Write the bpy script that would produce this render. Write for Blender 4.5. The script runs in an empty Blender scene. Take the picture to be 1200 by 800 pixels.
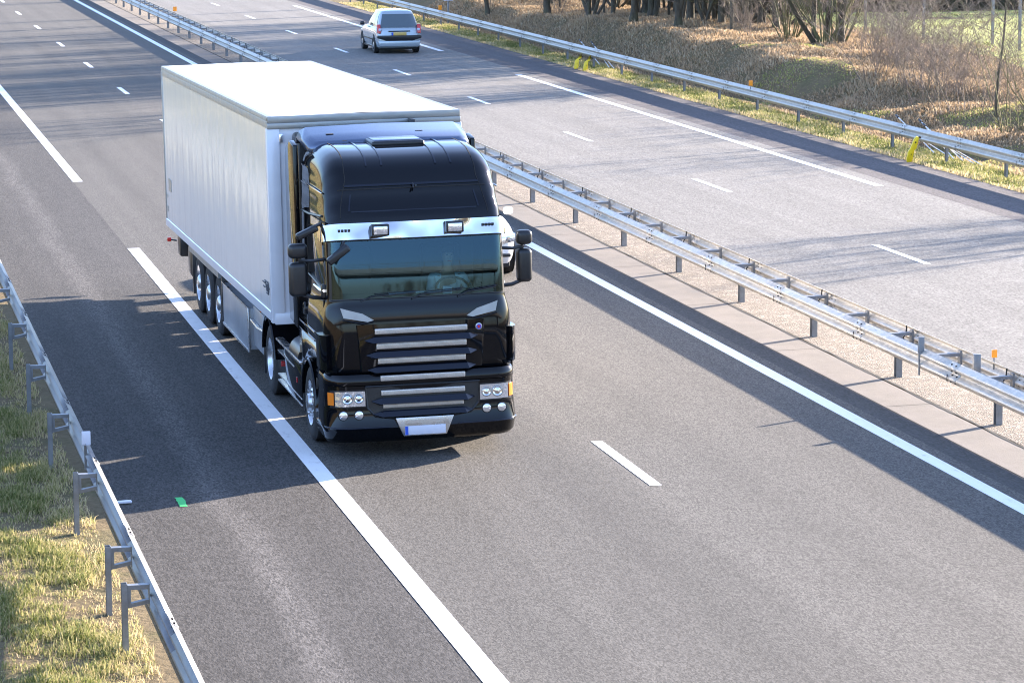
import bpy, bmesh, math, random
import numpy as np
from mathutils import Vector, Matrix
random.seed(7)
R = math.radians
scene = bpy.context.scene
COL = scene.collection
# ------------------------------------------------------------------ camera
def set_camera():
    f, xc, H, yaw, pit, rol = 3696.08, -6.0031, 7.6258, 0.217438, 0.154049, -0.0049036
    cy, sy, cp, sp = math.cos(yaw), math.sin(yaw), math.cos(pit), math.sin(pit)
    fw = Vector((sy*cp, cy*cp, -sp)); rt = Vector((cy, -sy, 0)); up = rt.cross(fw)
    r2 = rt*math.cos(rol) + up*math.sin(rol); u2 = -rt*math.sin(rol) + up*math.cos(rol)
    cd = bpy.data.cameras.new('camera'); co = bpy.data.objects.new('camera', cd); COL.objects.link(co)
    m = Matrix((r2, u2, -fw)).transposed().to_4x4(); m.translation = Vector((xc, 0, H))
    co.matrix_world = m
    cd.sensor_fit = 'HORIZONTAL'; cd.sensor_width = 36; cd.lens = f/1200*36
    cd.clip_start = 0.1; cd.clip_end = 3000
    scene.camera = co
set_camera()
# ------------------------------------------------------------------ sky + sun
SUN_AZ = R(61.5); SUN_EL = R(15.3)
world = bpy.data.worlds.new('World'); scene.world = world; world.use_nodes = True
wn = world.node_tree; wn.nodes.clear()
sky = wn.nodes.new('ShaderNodeTexSky'); sky.sky_type = 'NISHITA'; sky.sun_disc = False
sky.sun_elevation = SUN_EL; sky.sun_rotation = SUN_AZ
sky.air_density = 1.0; sky.dust_density = 0.35; sky.ozone_density = 1.6
bg = wn.nodes.new('ShaderNodeBackground'); bg.inputs['Strength'].default_value = 0.138
wo = wn.nodes.new('ShaderNodeOutputWorld')
tint = wn.nodes.new('ShaderNodeMix'); tint.data_type = 'RGBA'; tint.blend_type = 'MULTIPLY'; tint.inputs[0].default_value = 1.0
gw = wn.nodes.new('ShaderNodeTexCoord'); sx = wn.nodes.new('ShaderNodeSeparateXYZ'); rw = wn.nodes.new('ShaderNodeValToRGB')   # clearer, bluer air towards the horizon
wn.links.new(gw.outputs['Generated'], sx.inputs[0]); wn.links.new(sx.outputs[2], rw.inputs[0])
rw.color_ramp.elements[0].position = 0.0; rw.color_ramp.elements[0].color = (.34, .43, .68, 1); e2 = rw.color_ramp.elements.new(.16); e2.color = (.58, .64, .84, 1)
e3 = rw.color_ramp.elements[2]; e3.position = .5; e3.color = (1.0, .90, .98, 1)
wn.links.new(rw.outputs[0], tint.inputs[7])
wn.links.new(sky.outputs[0], tint.inputs[6]); wn.links.new(tint.outputs[2], bg.inputs[0]); wn.links.new(bg.outputs[0], wo.inputs[0])
sl = bpy.data.lights.new('sun', 'SUN'); sl.energy = 5.0; sl.angle = R(0.5); sl.color = (1.0, 0.865, 0.735)
so = bpy.data.objects.new('sun', sl); COL.objects.link(so)
sd = Vector((math.sin(SUN_AZ)*math.cos(SUN_EL), math.cos(SUN_AZ)*math.cos(SUN_EL), math.sin(SUN_EL)))
so.rotation_euler = sd.to_track_quat('Z', 'Y').to_euler(); so.location = sd*60
scene.view_settings.view_transform = 'Standard'; scene.view_settings.look = 'None'
scene.view_settings.gamma = 1.0; scene.view_settings.use_curve_mapping = False
scene.view_settings.exposure = 2.45
scene.cycles.pixel_filter_type = 'BLACKMAN_HARRIS'; scene.cycles.filter_width = 1.05
# ------------------------------------------------------------------ helpers
def tag(o, label=None, cat=None, group=None, kind=None):
    if label: o['label'] = label
    if cat: o['category'] = cat
    if group: o['group'] = group
    if kind: o['kind'] = kind
    return o
def empty(name, loc=(0,0,0), rz=0):
    o = bpy.data.objects.new(name, None); COL.objects.link(o); o.location = loc; o.rotation_euler = (0,0,rz)
    o.empty_display_size = .3
    return o
def copy_tree(o, parent=None):
    c = o.copy(); COL.objects.link(c)
    if parent is not None: c.parent = parent
    for ch in list(o.children): copy_tree(ch, c)
    return c
def link_mesh(name, me, mats, parent=None, smooth=30):
    for m in (mats if isinstance(mats, (list, tuple)) else [mats]): me.materials.append(m)
    if smooth:
        me.shade_smooth(); me.set_sharp_from_angle(angle=R(smooth))
    o = bpy.data.objects.new(name, me); COL.objects.link(o)
    if parent is not None: o.parent = parent
    return o
class MB:
    """collects shapes into one mesh"""
    def __init__(s): s.v = []; s.f = []; s.m = []; s.mi = 0; s.cuts = []
    def add(s, vs, fs):
        s.cuts.append((len(s.v), len(s.f))); b = len(s.v); s.v += [tuple(p) for p in vs]; s.f += [tuple(b+i for i in q) for q in fs]; s.m += [s.mi]*len(fs)
    def box(s, x0, x1, y0, y1, z0, z1, bev=0, seg=2, mat=None):
        bm = bmesh.new(); bmesh.ops.create_cube(bm, size=1)
        for v in bm.verts: v.co = Vector(((x0+x1)/2+v.co.x*(x1-x0), (y0+y1)/2+v.co.y*(y1-y0), (z0+z1)/2+v.co.z*(z1-z0)))
        if bev: bmesh.ops.bevel(bm, geom=list(bm.edges), offset=bev, segments=seg, profile=.5, affect='EDGES')
        if mat is not None: bm.transform(mat)
        s.frombm(bm)
    def frombm(s, bm):
        bm.verts.ensure_lookup_table(); bm.verts.index_update()
        s.add([v.co.copy() for v in bm.verts], [[v.index for v in f.verts] for f in bm.faces]); bm.free()
    def prism(s, pts, axis, a, b, bev=0, seg=2):
        """polygon pts (2-D) extruded along axis ('x','y','z') from a to b; pts order (y,z),(x,z),(x,y)"""
        def P(p, t): return {'x': (t, p[0], p[1]), 'y': (p[0], t, p[1]), 'z': (p[0], p[1], t)}[axis]
        bm = bmesh.new(); lo = [bm.verts.new(P(p, a)) for p in pts]; hi = [bm.verts.new(P(p, b)) for p in pts]
        n = len(pts); bm.faces.new(lo); bm.faces.new(hi[::-1])
        for i in range(n): bm.faces.new((lo[i], hi[i], hi[(i+1) % n], lo[(i+1) % n]))
        bmesh.ops.recalc_face_normals(bm, faces=bm.faces)
        if bev: bmesh.ops.bevel(bm, geom=list(bm.edges), offset=bev, segments=seg, profile=.5, affect='EDGES')
        s.frombm(bm)
    def tube(s, pts, r, n=8, cap=True):
        pts = [Vector(p) for p in pts]; rs = r if isinstance(r, (list, tuple)) else [r]*len(pts)
        vs = []; fs = []; ref = None
        for i, p in enumerate(pts):
            d = (pts[min(i+1, len(pts)-1)] - pts[max(i-1, 0)]).normalized()
            if ref is None: ref = Vector((0,0,1)) if abs(d.z) < .9 else Vector((1,0,0))
            a = d.cross(ref).normalized(); b = d.cross(a).normalized(); ref = -b if False else ref
            for k in range(n):
                t = 2*math.pi*k/n; vs.append(p + (a*math.cos(t)+b*math.sin(t))*rs[i])
        for i in range(len(pts)-1):
            for k in range(n): fs.append((i*n+k, i*n+(k+1) % n, (i+1)*n+(k+1) % n, (i+1)*n+k))
        if cap: fs.append(tuple(range(n))[::-1]); fs.append(tuple((len(pts)-1)*n+k for k in range(n)))
        s.add(vs, fs)
    def lathe(s, prof, c, axis='x', n=32):
        """prof: list of (d along axis, radius)"""
        vs = []; fs = []
        for d, r in prof:
            for k in range(n):
                t = 2*math.pi*k/n; a, b = r*math.cos(t), r*math.sin(t)
                vs.append({'x': (c[0]+d, c[1]+a, c[2]+b), 'y': (c[0]+a, c[1]+d, c[2]+b), 'z': (c[0]+a, c[1]+b, c[2]+d)}[axis])
        for i in range(len(prof)-1):
            for k in range(n): fs.append((i*n+k, i*n+(k+1) % n, (i+1)*n+(k+1) % n, (i+1)*n+k))
        s.add(vs, fs)
    def grid(s, rows, closed=False, skip=None):
        n = len(rows[0]); vs = [p for r in rows for p in r]; fs = []
        for i in range(len(rows)-1):
            for k in range(n-1):
                if skip and skip(i, k): continue
                fs.append((i*n+k, i*n+k+1, (i+1)*n+k+1, (i+1)*n+k))
        s.add(vs, fs)
    def split(s, name, mats, parent=None, smooth=30):
        """one object for every shape that was added"""
        out = []
        for i, (v0, f0) in enumerate(s.cuts):
            v1, f1 = s.cuts[i+1] if i+1 < len(s.cuts) else (len(s.v), len(s.f))
            q = MB(); q.v = s.v[v0:v1]; q.f = [tuple(k-v0 for k in f) for f in s.f[f0:f1]]; q.m = [0]*len(q.f); out.append(q.build(name, mats, parent, smooth))
        return out
    def build(s, name, mats, parent=None, smooth=30, fix=False):
        me = bpy.data.meshes.new(name); me.from_pydata(s.v, [], s.f)
        me.polygons.foreach_set('material_index', s.m)
        if fix:
            bm = bmesh.new(); bm.from_mesh(me); bmesh.ops.remove_doubles(bm, verts=bm.verts, dist=1e-5)
            bmesh.ops.recalc_face_normals(bm, faces=bm.faces); bm.to_mesh(me); bm.free()
        me.update()
        return link_mesh(name, me, mats, parent, smooth)
# ------------------------------------------------------------------ materials
class NT:
    def __init__(s, name):
        s.mat = bpy.data.materials.new(name); s.mat.use_nodes = True; s.t = s.mat.node_tree; s.n = s.t.nodes; s.l = s.t.links
        s.bsdf = s.n['Principled BSDF']; s.out = s.n['Material Output']
    def node(s, typ, **kw):
        n = s.n.new(typ)
        for k, v in kw.items():
            if k.startswith('i_'): n.inputs[k[2:].replace('_', ' ')].default_value = v
            else: setattr(n, k, v)
        return n
    def link(s, a, b): s.l.new(a, b)
    def coords(s, scale=(1,1,1), kind='Object'):
        tc = s.node('ShaderNodeTexCoord'); mp = s.node('ShaderNodeMapping'); mp.inputs['Scale'].default_value = scale
        s.link(tc.outputs[kind], mp.inputs[0]); return mp.outputs[0]
    def noise(s, vec, scale, detail=4, rough=.55, out='Fac'):
        n = s.node('ShaderNodeTexNoise'); n.inputs['Scale'].default_value = scale; n.inputs['Detail'].default_value = detail
        n.inputs['Roughness'].default_value = rough; s.link(vec, n.inputs['Vector']); return n.outputs[out]
    def ramp(s, fac, stops):
        r = s.node('ShaderNodeValToRGB'); e = r.color_ramp.elements
        while len(e) < len(stops): e.new(.5)
        for q, (p, c) in zip(e, stops):
            q.position = p; q.color = (*c, 1) if not isinstance(c, (int, float)) else (c, c, c, 1)
        s.link(fac, r.inputs[0]); return r.outputs[0]
    def mix(s, fac, a, b, mode='MIX'):
        m = s.node('ShaderNodeMix', data_type='RGBA', blend_type=mode)
        for ix, val in ((0, fac), (6, a), (7, b)):
            sock = m.inputs[ix]
            if isinstance(val, bpy.types.NodeSocket): s.link(val, sock)
            elif ix == 0: sock.default_value = val
            else: sock.default_value = (*val, 1) if not isinstance(val, (int, float)) else (val, val, val, 1)
        return m.outputs[2]
    def math(s, op, a, b=None):
        m = s.node('ShaderNodeMath', operation=op)
        for i, v in enumerate((a, b)):
            if v is None: continue
            if isinstance(v, bpy.types.NodeSocket): s.link(v, m.inputs[i])
            else: m.inputs[i].default_value = v
        return m.outputs[0]
    def bump(s, h, strength=.3, dist=.01):
        b = s.node('ShaderNodeBump'); b.inputs['Strength'].default_value = strength; b.inputs['Distance'].default_value = dist
        s.link(h, b.inputs['Height']); s.link(b.outputs[0], s.bsdf.inputs['Normal'])
    def color(s, c): s.link(c, s.bsdf.inputs['Base Color'])
def simple(name, col, rough=.5, metal=0, coat=0, spec=.5, var=0, vscale=8, bump=0, rvar=0, bdist=.01):
    m = NT(name); b = m.bsdf
    b.inputs['Base Color'].default_value = (*col, 1); b.inputs['Roughness'].default_value = rough
    b.inputs['Metallic'].default_value = metal; b.inputs['Coat Weight'].default_value = coat
    b.inputs['Coat Roughness'].default_value = .04; b.inputs['Specular IOR Level'].default_value = spec
    if var or bump or rvar:
        v = m.coords(); n = m.noise(v, vscale, 6)
        if var:
            m.color(m.ramp(n, [(.3, tuple(c*(1-var) for c in col)), (.7, tuple(min(1, c*(1+var)) for c in col))]))
        if rvar: m.link(m.ramp(n, [(.3, rough*(1-rvar)), (.75, min(1, rough*(1+rvar)))]), b.inputs['Roughness'])
        if bump: m.bump(n, bump, bdist)
    return m.mat

def asphalt(name, base, warm=(1.03, 1.0, .96), grain=1.0, streaks=(), scale=45, bumpd=.006, patches=.12):
    """worn asphalt: stone grain, long wear bands along the road (y), patches; streaks = [(x, half width, gain)]"""
    m = NT(name); v = m.coords()
    v0 = v; v = m.coords((1, .32, 1)); g1 = m.noise(v, scale, 3, .7)
    vo = m.node('ShaderNodeTexVoronoi', feature='F1'); vo.inputs['Scale'].default_value = scale*1.1; m.link(v, vo.inputs['Vector'])
    g2 = vo.outputs['Color']; g2 = m.node_bw(g2) if hasattr(m, 'node_bw') else g2
    sep = m.node('ShaderNodeSeparateColor'); m.link(vo.outputs['Color'], sep.inputs[0]); g2 = sep.outputs[0]
    v = v0; big = m.noise(m.coords((1, .12, 1)), .9, 5, .6); big2 = m.noise(m.coords((1, .02, 1)), 2.2, 3, .5); big3 = m.noise(v, .5, 4)
    k = m.math('MULTIPLY_ADD', g1, .9*grain); k.node.inputs[2].default_value = 1-.45*grain
    k2 = m.math('MULTIPLY_ADD', g2, .75*grain); k2.node.inputs[2].default_value = 1-.375*grain
    b = m.math('MULTIPLY_ADD', big, patches*2.4); b.node.inputs[2].default_value = 1-patches*1.2
    b2 = m.math('MULTIPLY_ADD', big2, .5); b2.node.inputs[2].default_value = .75
    b3 = m.math('MULTIPLY_ADD', big3, .24); b3.node.inputs[2].default_value = .88
    f = m.math('MULTIPLY', m.math('MULTIPLY', k, k2), m.math('MULTIPLY', b, m.math('MULTIPLY', b2, b3)))
    if streaks:
        sp = m.node('ShaderNodeSeparateXYZ'); m.link(v, sp.inputs[0]); x = sp.outputs[0]
        wob = m.math('MULTIPLY_ADD', m.noise(m.coords((.3, .25, 1)), 1.0, 3), .5); wob.node.inputs[2].default_value = -.25
        xw = m.math('ADD', x, wob)
        rag = m.noise(m.coords((1, .35, 1)), 6, 5, .7)
        for (sx, hw, gain) in streaks:
            d = m.math('ABSOLUTE', m.math('SUBTRACT', xw, sx))
            mr = m.node('ShaderNodeMapRange', interpolation_type='SMOOTHSTEP'); m.link(d, mr.inputs[0])
            mr.inputs[1].default_value = hw; mr.inputs[2].default_value = 0; mr.inputs[3].default_value = 0; mr.inputs[4].default_value = 1
            a = m.math('MULTIPLY', mr.outputs[0], rag)
            a = m.math('MULTIPLY_ADD', a, gain); a.node.inputs[2].default_value = 1
            f = m.math('MULTIPLY', f, a)
    col = m.node('ShaderNodeVectorMath', operation='SCALE'); col.inputs[0].default_value = tuple(base*w for w in warm)
    m.link(f, col.inputs['Scale']); m.color(col.outputs[0])
    m.bsdf.inputs['Roughness'].default_value = .85; m.bsdf.inputs['Specular IOR Level'].default_value = .3
    m.bump(m.math('ADD', g1, m.math('MULTIPLY', g2, .6)), .55, bumpd)
    return m.mat

def line_paint():
    m = NT('road_paint'); v = m.coords(); n = m.noise(v, 55, 3, .7); n2 = m.noise(m.coords((1, .4, 1)), 7, 5, .7)
    c = m.ramp(n2, [(.22, (.42, .41, .4)), (.42, (.78, .78, .77)), (1, (.86, .86, .85))])
    m.color(m.mix(m.ramp(n, [(.25, .55), (.4, 0.0)]), c, (.4, .39, .38)))
    m.bsdf.inputs['Roughness'].default_value = .6; m.bump(n, .4, .004); return m.mat

def gravel():
    m = NT('median_gravel'); v = m.coords()
    vo = m.node('ShaderNodeTexVoronoi', feature='F1'); vo.inputs['Scale'].default_value = 38; m.link(v, vo.inputs['Vector'])
    sp = m.node('ShaderNodeSeparateColor'); m.link(vo.outputs['Color'], sp.inputs[0])
    c = m.ramp(sp.outputs[0], [(0, (.07, .055, .04)), (.3, (.18, .145, .11)), (.75, (.28, .235, .185)), (1, (.42, .38, .32))])
    n = m.noise(v, 3, 5, .65); m.color(m.mix(m.ramp(n, [(.42, .6), (.62, 0.0)]), c, (.13, .108, .08)))
    h = m.math('SUBTRACT', 1.0, vo.outputs['Distance']); m.bump(h, .9, .02)
    m.bsdf.inputs['Roughness'].default_value = .9; return m.mat

def concrete():
    m = NT('median_concrete'); v = m.coords(); n = m.noise(v, 60, 4, .7); n2 = m.noise(v, 1.6, 6, .65)
    a = m.ramp(n, [(.25, (.12, .103, .085)), (.75, (.215, .19, .165))])
    m.color(m.mix(m.ramp(n2, [(.35, .5), (.6, 0.0)]), a, (.10, .09, .075)))
    m.bump(n, .5, .006); m.bsdf.inputs['Roughness'].default_value = .85; return m.mat

def steel(name='galvanised_steel', base=(.2, .2, .2), rough=.42):
    m = NT(name); v = m.coords(); n = m.noise(m.coords((2, 2, 2)), 5, 6, .65); n2 = m.noise(m.coords((1, 1, 6)), 14, 4, .6)
    c = m.ramp(n, [(.3, tuple(b*.78 for b in base)), (.65, tuple(b*1.12 for b in base))])
    m.color(m.mix(m.ramp(n2, [(.58, 0.0), (.8, .55)]), c, (.2, .175, .15)))
    m.bsdf.inputs['Metallic'].default_value = .55; m.link(m.ramp(n, [(.2, rough*.8), (.8, rough*1.3)]), m.bsdf.inputs['Roughness'])
    m.bump(n2, .08, .004); return m.mat

def ground_soil():
    m = NT('grassy_soil'); v = m.coords(); n = m.noise(v, .7, 6, .65); n2 = m.noise(v, 9, 6, .7)
    a = m.ramp(n, [(.35, (.15, .115, .065)), (.5, (.2, .15, .085)), (.68, (.11, .11, .045))])
    m.color(m.mix(.45, a, m.ramp(n2, [(.3, (.05, .04, .022)), (.7, (.22, .17, .095))])))
    m.bump(n2, .9, .06); m.bsdf.inputs['Roughness'].default_value = .95; m.bsdf.inputs['Specular IOR Level'].default_value = .15; return m.mat

def field_grass():
    m = NT('field_grass'); v = m.coords(); n = m.noise(v, .35, 6, .7); n2 = m.noise(v, 7, 6, .7)
    a = m.ramp(n, [(.35, (.40, .40, .14)), (.6, (.31, .37, .09))])
    m.color(m.mix(.4, a, m.ramp(n2, [(.3, (.2, .21, .05)), (.7, (.5, .48, .22))])))
    m.bump(n2, .8, .05); m.bsdf.inputs['Roughness'].default_value = .95; m.bsdf.inputs['Specular IOR Level'].default_value = .15; return m.mat

def blade_mat(name, stops):
    m = NT(name); a = m.node('ShaderNodeAttribute', attribute_name='tone', attribute_type='GEOMETRY')
    m.color(m.ramp(a.outputs['Fac'], stops)); m.bsdf.inputs['Roughness'].default_value = .75
    m.bsdf.inputs['Specular IOR Level'].default_value = .2
    tr = m.node('ShaderNodeBsdfTranslucent'); m.link(m.bsdf.inputs['Base Color'].links[0].from_socket, tr.inputs[0])
    mx = m.node('ShaderNodeMixShader'); mx.inputs[0].default_value = .35
    m.link(m.bsdf.outputs[0], mx.inputs[1]); m.link(tr.outputs[0], mx.inputs[2]); m.link(mx.outputs[0], m.out.inputs[0]); return m.mat

def bark(name, c0, c1):
    m = NT(name); n = m.noise(m.coords((1, 1, .35)), 14, 6, .7); n2 = m.noise(m.coords(), 1.5, 4)
    a = m.ramp(n, [(.3, c0), (.7, c1)])
    m.color(m.mix(m.ramp(n2, [(.45, 0.0), (.65, .45)]), a, (.1, .11, .045))); m.bump(n, .8, .03)
    m.bsdf.inputs['Roughness'].default_value = .9; return m.mat

def glass_mat(name, tint=(.35, .5, .48), alpha=.35, rough=.02):
    """thin tinted glazing: Fresnel mirror over a tinted see-through"""
    m = NT(name); m.n.remove(m.bsdf)
    tr = m.node('ShaderNodeBsdfTransparent'); tr.inputs[0].default_value = (*tint, 1)
    gl = m.node('ShaderNodeBsdfGlossy'); gl.inputs['Roughness'].default_value = rough; gl.inputs[0].default_value = (.50, .80, 1, 1)
    fr = m.node('ShaderNodeFresnel'); fr.inputs[0].default_value = 1.5
    k = m.math('MULTIPLY_ADD', fr.outputs[0], 1.5); k.node.inputs[2].default_value = alpha*.1
    mx = m.node('ShaderNodeMixShader'); m.link(k, mx.inputs[0]); m.link(tr.outputs[0], mx.inputs[1]); m.link(gl.outputs[0], mx.inputs[2])
    m.link(mx.outputs[0], m.out.inputs[0]); return m.mat

def trailer_side_mat():
    m = NT('white_panel'); v = m.coords((1, 1, 1))
    rip = m.noise(m.coords((1, 2.2, .07)), 1.3, 2, .4)      # faint vertical buckles of a thin riveted skin
    soft = m.noise(m.coords((1, .25, .5)), 1.2, 4, .5)
    dirt = m.noise(m.coords((1, 1.2, .18)), 3, 5, .6)
    m.color(m.ramp(dirt, [(.3, (.94, .905, .85)), (.6, (.97, .935, .885))]))
    m.bsdf.inputs['Roughness'].default_value = .13; m.bsdf.inputs['Metallic'].default_value = .2; m.bsdf.inputs['Specular IOR Level'].default_value = .9
    m.bump(m.math('ADD', rip, m.math('MULTIPLY', soft, 2.4)), .35, .02); return m.mat

MAT = {}
def mats():
    M = MAT
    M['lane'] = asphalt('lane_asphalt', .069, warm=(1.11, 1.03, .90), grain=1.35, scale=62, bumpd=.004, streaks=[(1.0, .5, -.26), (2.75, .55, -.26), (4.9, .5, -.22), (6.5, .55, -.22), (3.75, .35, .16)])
    M['shoulder'] = asphalt('shoulder_asphalt', .043, warm=(1.10, 1.02, .94), grain=1.6, scale=46, bumpd=.010, streaks=[(-1.45, .35, 1.2), (-2.3, .3, -.3), (-.75, .3, -.2)], patches=.16)
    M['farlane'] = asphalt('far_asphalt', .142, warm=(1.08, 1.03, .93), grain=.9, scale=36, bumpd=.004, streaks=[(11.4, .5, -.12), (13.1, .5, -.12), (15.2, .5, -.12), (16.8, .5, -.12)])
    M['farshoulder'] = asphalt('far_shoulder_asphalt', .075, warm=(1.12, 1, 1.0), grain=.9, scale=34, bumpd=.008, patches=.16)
    M['strip'] = asphalt('median_strip_asphalt', .044, grain=.8, scale=40, bumpd=.008)
    M['paint'] = line_paint(); M['gravel'] = gravel(); M['concrete'] = concrete()
    M['steel'] = steel(); M['steel_post'] = steel('galvanised_post', (.25, .26, .27), .5)
    M['dark'] = simple('dark_joint', (.02, .018, .016), .9)
    M['soil'] = ground_soil(); M['field'] = field_grass()
    M['dry'] = blade_mat('dry_grass_blades', [(0, (.13, .085, .035)), (.35, (.42, .30, .175)), (.7, (.58, .43, .28)), (.88, (.66, .55, .39)), (1, (.42, .42, .14))])
    M['green'] = blade_mat('verge_grass_blades', [(0, (.075, .10, .022)), (.3, (.17, .20, .055)), (.52, (.38, .36, .14)), (1, (.66, .52, .31))])
    M['bark'] = bark('dark_bark', (.035, .03, .022), (.12, .1, .07)); M['twig'] = bark('twig_bark', (.08, .06, .048), (.34, .27, .22))
    M['twig_g'] = bark('greenish_twig_bark', (.07, .068, .03), (.22, .205, .10))
    M['black'] = simple('black_car_paint', (.0025, .003, .0045), .05, 0, 0, .36)
    M['navy'] = simple('sky_tinted_black_paint', (.004, .006, .014), .10, 0, 0, .5)  # black paint with the sky's blue reflection put into its colour
    M['satin'] = simple('sky_sheen_paint', (.12, .15, .22), .22, .6, 0, .8)  # black roof flap's grazing sky reflection put into a paler blue
    M['plastic'] = simple('black_plastic', (.016, .017, .019), .33, var=.2, vscale=30)
    M['rubber'] = simple('tyre_rubber', (.022, .021, .020), .8, var=.3, vscale=12)
    M['chrome'] = simple('polished_steel', (.82, .82, .83), .06, 1.0, bump=.02, vscale=3)
    bm_ = NT('polished_visor_steel'); bm_.bsdf.inputs['Base Color'].default_value = (.72, .72, .72, 1); bm_.bsdf.inputs['Metallic'].default_value = 1; bm_.bsdf.inputs['Roughness'].default_value = .04
    bm_.bump(bm_.noise(bm_.coords((1, 1, .8)), 3.2, 0.5, .3), 1.0, .11); M['band'] = bm_.mat
    M['rail_lit'] = steel('lit_zinc', (.60, .565, .50), .5)  # paler rail steel: bounce and sky light put into its colour
    M['alu'] = simple('brushed_aluminium', (.62, .63, .64), .3, .9, rvar=.4, vscale=10)
    M['mesh'] = simple('grille_mesh_metal', (.60, .56, .51), .38, .7, var=.15, vscale=60)
    M['white'] = simple('white_roof_skin', (.82, .82, .82), .35, 0, .2, var=.02, vscale=2)
    M['side'] = trailer_side_mat()
    M['whitepanel'] = simple('white_front_panel', (.74, .75, .78), .3, 0, .4, var=.04, vscale=3)
    M['trim'] = simple('grey_aluminium_trim', (.36, .36, .34), .45, .6, rvar=.3, vscale=8)
    M['grey'] = simple('grey_box_panel', (.36, .38, .40), .35, .3, 0, var=.1, vscale=4)
    M['chassis'] = simple('dark_chassis', (.02, .02, .022), .6)
    M['glass'] = glass_mat('windscreen_glass', (.46, .66, .66), .1)
    M['carglass'] = simple('car_window_glass', (.05, .08, .09), .05, 0, 1.0, 1.0, bump=.3, vscale=2)
    M['darkglass'] = simple('dark_window_glass', (.01, .012, .014), .04, 0, .6, .9)
    M['lens'] = simple('clear_lamp_lens', (.88, .89, .92), .10, .8, 1, .8, bump=.5, vscale=12)
    M['amber'] = simple('amber_lens', (.85, .22, .02), .2, 0, .8, .6)
    M['red'] = simple('red_lens', (.6, .02, .02), .2, 0, .8, .6)
    M['orange'] = simple('orange_reflector', (.95, .32, .02), .35)
    M['yellow'] = simple('yellow_plastic', (.86, .62, .02), .4, var=.12, vscale=9)
    M['blue'] = simple('plate_blue', (.02, .09, .55), .4)
    M['plate'] = simple('number_plate_white', (.62, .64, .72), .35)
    M['yplate'] = simple('number_plate_yellow', (.62, .42, .12), .35)
    M['silver'] = simple('silver_car_paint', (.40, .46, .50), .25, .35, 1.0)
    M['carwhite'] = simple('white_car_paint', (.78, .78, .78), .25, 0, 1.0)
    M['interior'] = simple('cab_interior', (.035, .035, .04), .8)
    M['skin'] = simple('skin', (.45, .28, .2), .6); M['shirt'] = simple('pale_shirt', (.75, .78, .82), .8); M['hair'] = simple('hair', (.04, .03, .02), .8)
    M['bridge'] = simple('bridge_concrete', (.3, .29, .27), .8, var=.2, vscale=1.5, bump=.2)
    M['greenpaint'] = simple('green_road_spray', (.03, .5, .12), .7)
mats()
# ------------------------------------------------------------------ setting: terrain, roads, lines
def smooth(a, b, x):
    t = np.clip((x-a)/(b-a), 0, 1); return t*t*(3-2*t)
def hump(x, y):
    return .06*np.sin(x*1.9+y*.7)+.05*np.sin(y*1.3-x*.9)+.04*np.sin(x*3.1+1)*np.sin(y*2.3)
def terrain(x, y):
    x = np.asarray(x, float); y = np.asarray(y, float)
    far = smooth(88, 100, y)                                   # steeper bank farther along
    top = 27.6-far*2.7; h = .62+.42*far*(1-smooth(118, 136, y))
    z = -.42*smooth(21.7, 22.7, x)
    t = np.clip((x-22.8)/(top-22.8), 0, 1); z = z+(h+.42)*(t*.75+.25*t*t*(3-2*t))
    z = z+hump(x, y)*smooth(21.6, 23, x)*(1-.6*smooth(27, 32, x))
    l = -x                                                      # left bank
    z = z+2.6*smooth(6.5, 13, l)+hump(x, y)*.5*smooth(3.6, 5, l)
    return z
def sheet(name, x0, x1, y0, y1, z, mat, nx=1, ny=1):
    b = MB(); b.grid([[(x0+(x1-x0)*i/nx, y0+(y1-y0)*j/ny, z) for i in range(nx+1)] for j in range(ny+1)])
    o = b.build(name, mat, smooth=0); return tag(o, kind='structure')
YA, YB = -500, 420
def land():
    xs = np.concatenate([[-400, -200, -100, -60, -40], np.arange(-30, -2.9, .8), [-3.0, -2.8]])
    ys = np.concatenate([[-500, -200, -60, -20], np.arange(10, 150, .9), [160, 180, 220, 300, 420]])
    b = MB(); b.grid([[(x, y, float(terrain(x, y))-.012) for x in xs] for y in ys]); tag(b.build('ground', MAT['soil'], smooth=180), kind='structure')
    xs = np.concatenate([np.arange(20.35, 31, .35), [32, 34, 37, 41]]); 
    b = MB(); b.grid([[(x, y, float(terrain(x, y))-.012) for x in xs] for y in ys]); tag(b.build('embankment', MAT['soil'], smooth=180), kind='structure')
    xs = [41, 45, 50, 60, 80, 120, 200, 500]
    b2 = MB(); b2.grid([[(x, y, float(terrain(x, y))+.02) for x in [31.2, 32, 34, 37]+xs] for y in np.arange(40, 128.1, 4)])
    tag(b2.build('field', MAT['field'], smooth=180), kind='structure')
    b = MB(); b.grid([[(x, y, float(terrain(x, y))-.03) for x in [40.9]+xs] for y in ys]); tag(b.build('hinterland', MAT['soil'], smooth=180), kind='structure')
    # sheet under the road
    sheet('subsoil', -3.2, 20.6, YA, YB, -.06, MAT['soil'])
land()
sheet('hard_shoulder', -2.84, -.13, YA, YB, 0, MAT['shoulder'])
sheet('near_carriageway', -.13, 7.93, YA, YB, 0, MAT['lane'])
sheet('inner_strip', 7.93, 8.32, YA, YB, 0, MAT['strip'])
sheet('median_paving', 8.32, 9.02, YA, YB, .004, MAT['concrete'])
sheet('median_gravel_bed', 9.08, 9.95, YA, YB, .006, MAT['gravel'])
sheet('median_far_paving', 9.95, 10.45, YA, YB, .003, MAT['concrete'])
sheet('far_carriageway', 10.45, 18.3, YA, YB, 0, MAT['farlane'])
sheet('far_hard_shoulder', 18.3, 20.38, YA, YB, 0, MAT['farshoulder'])
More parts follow.
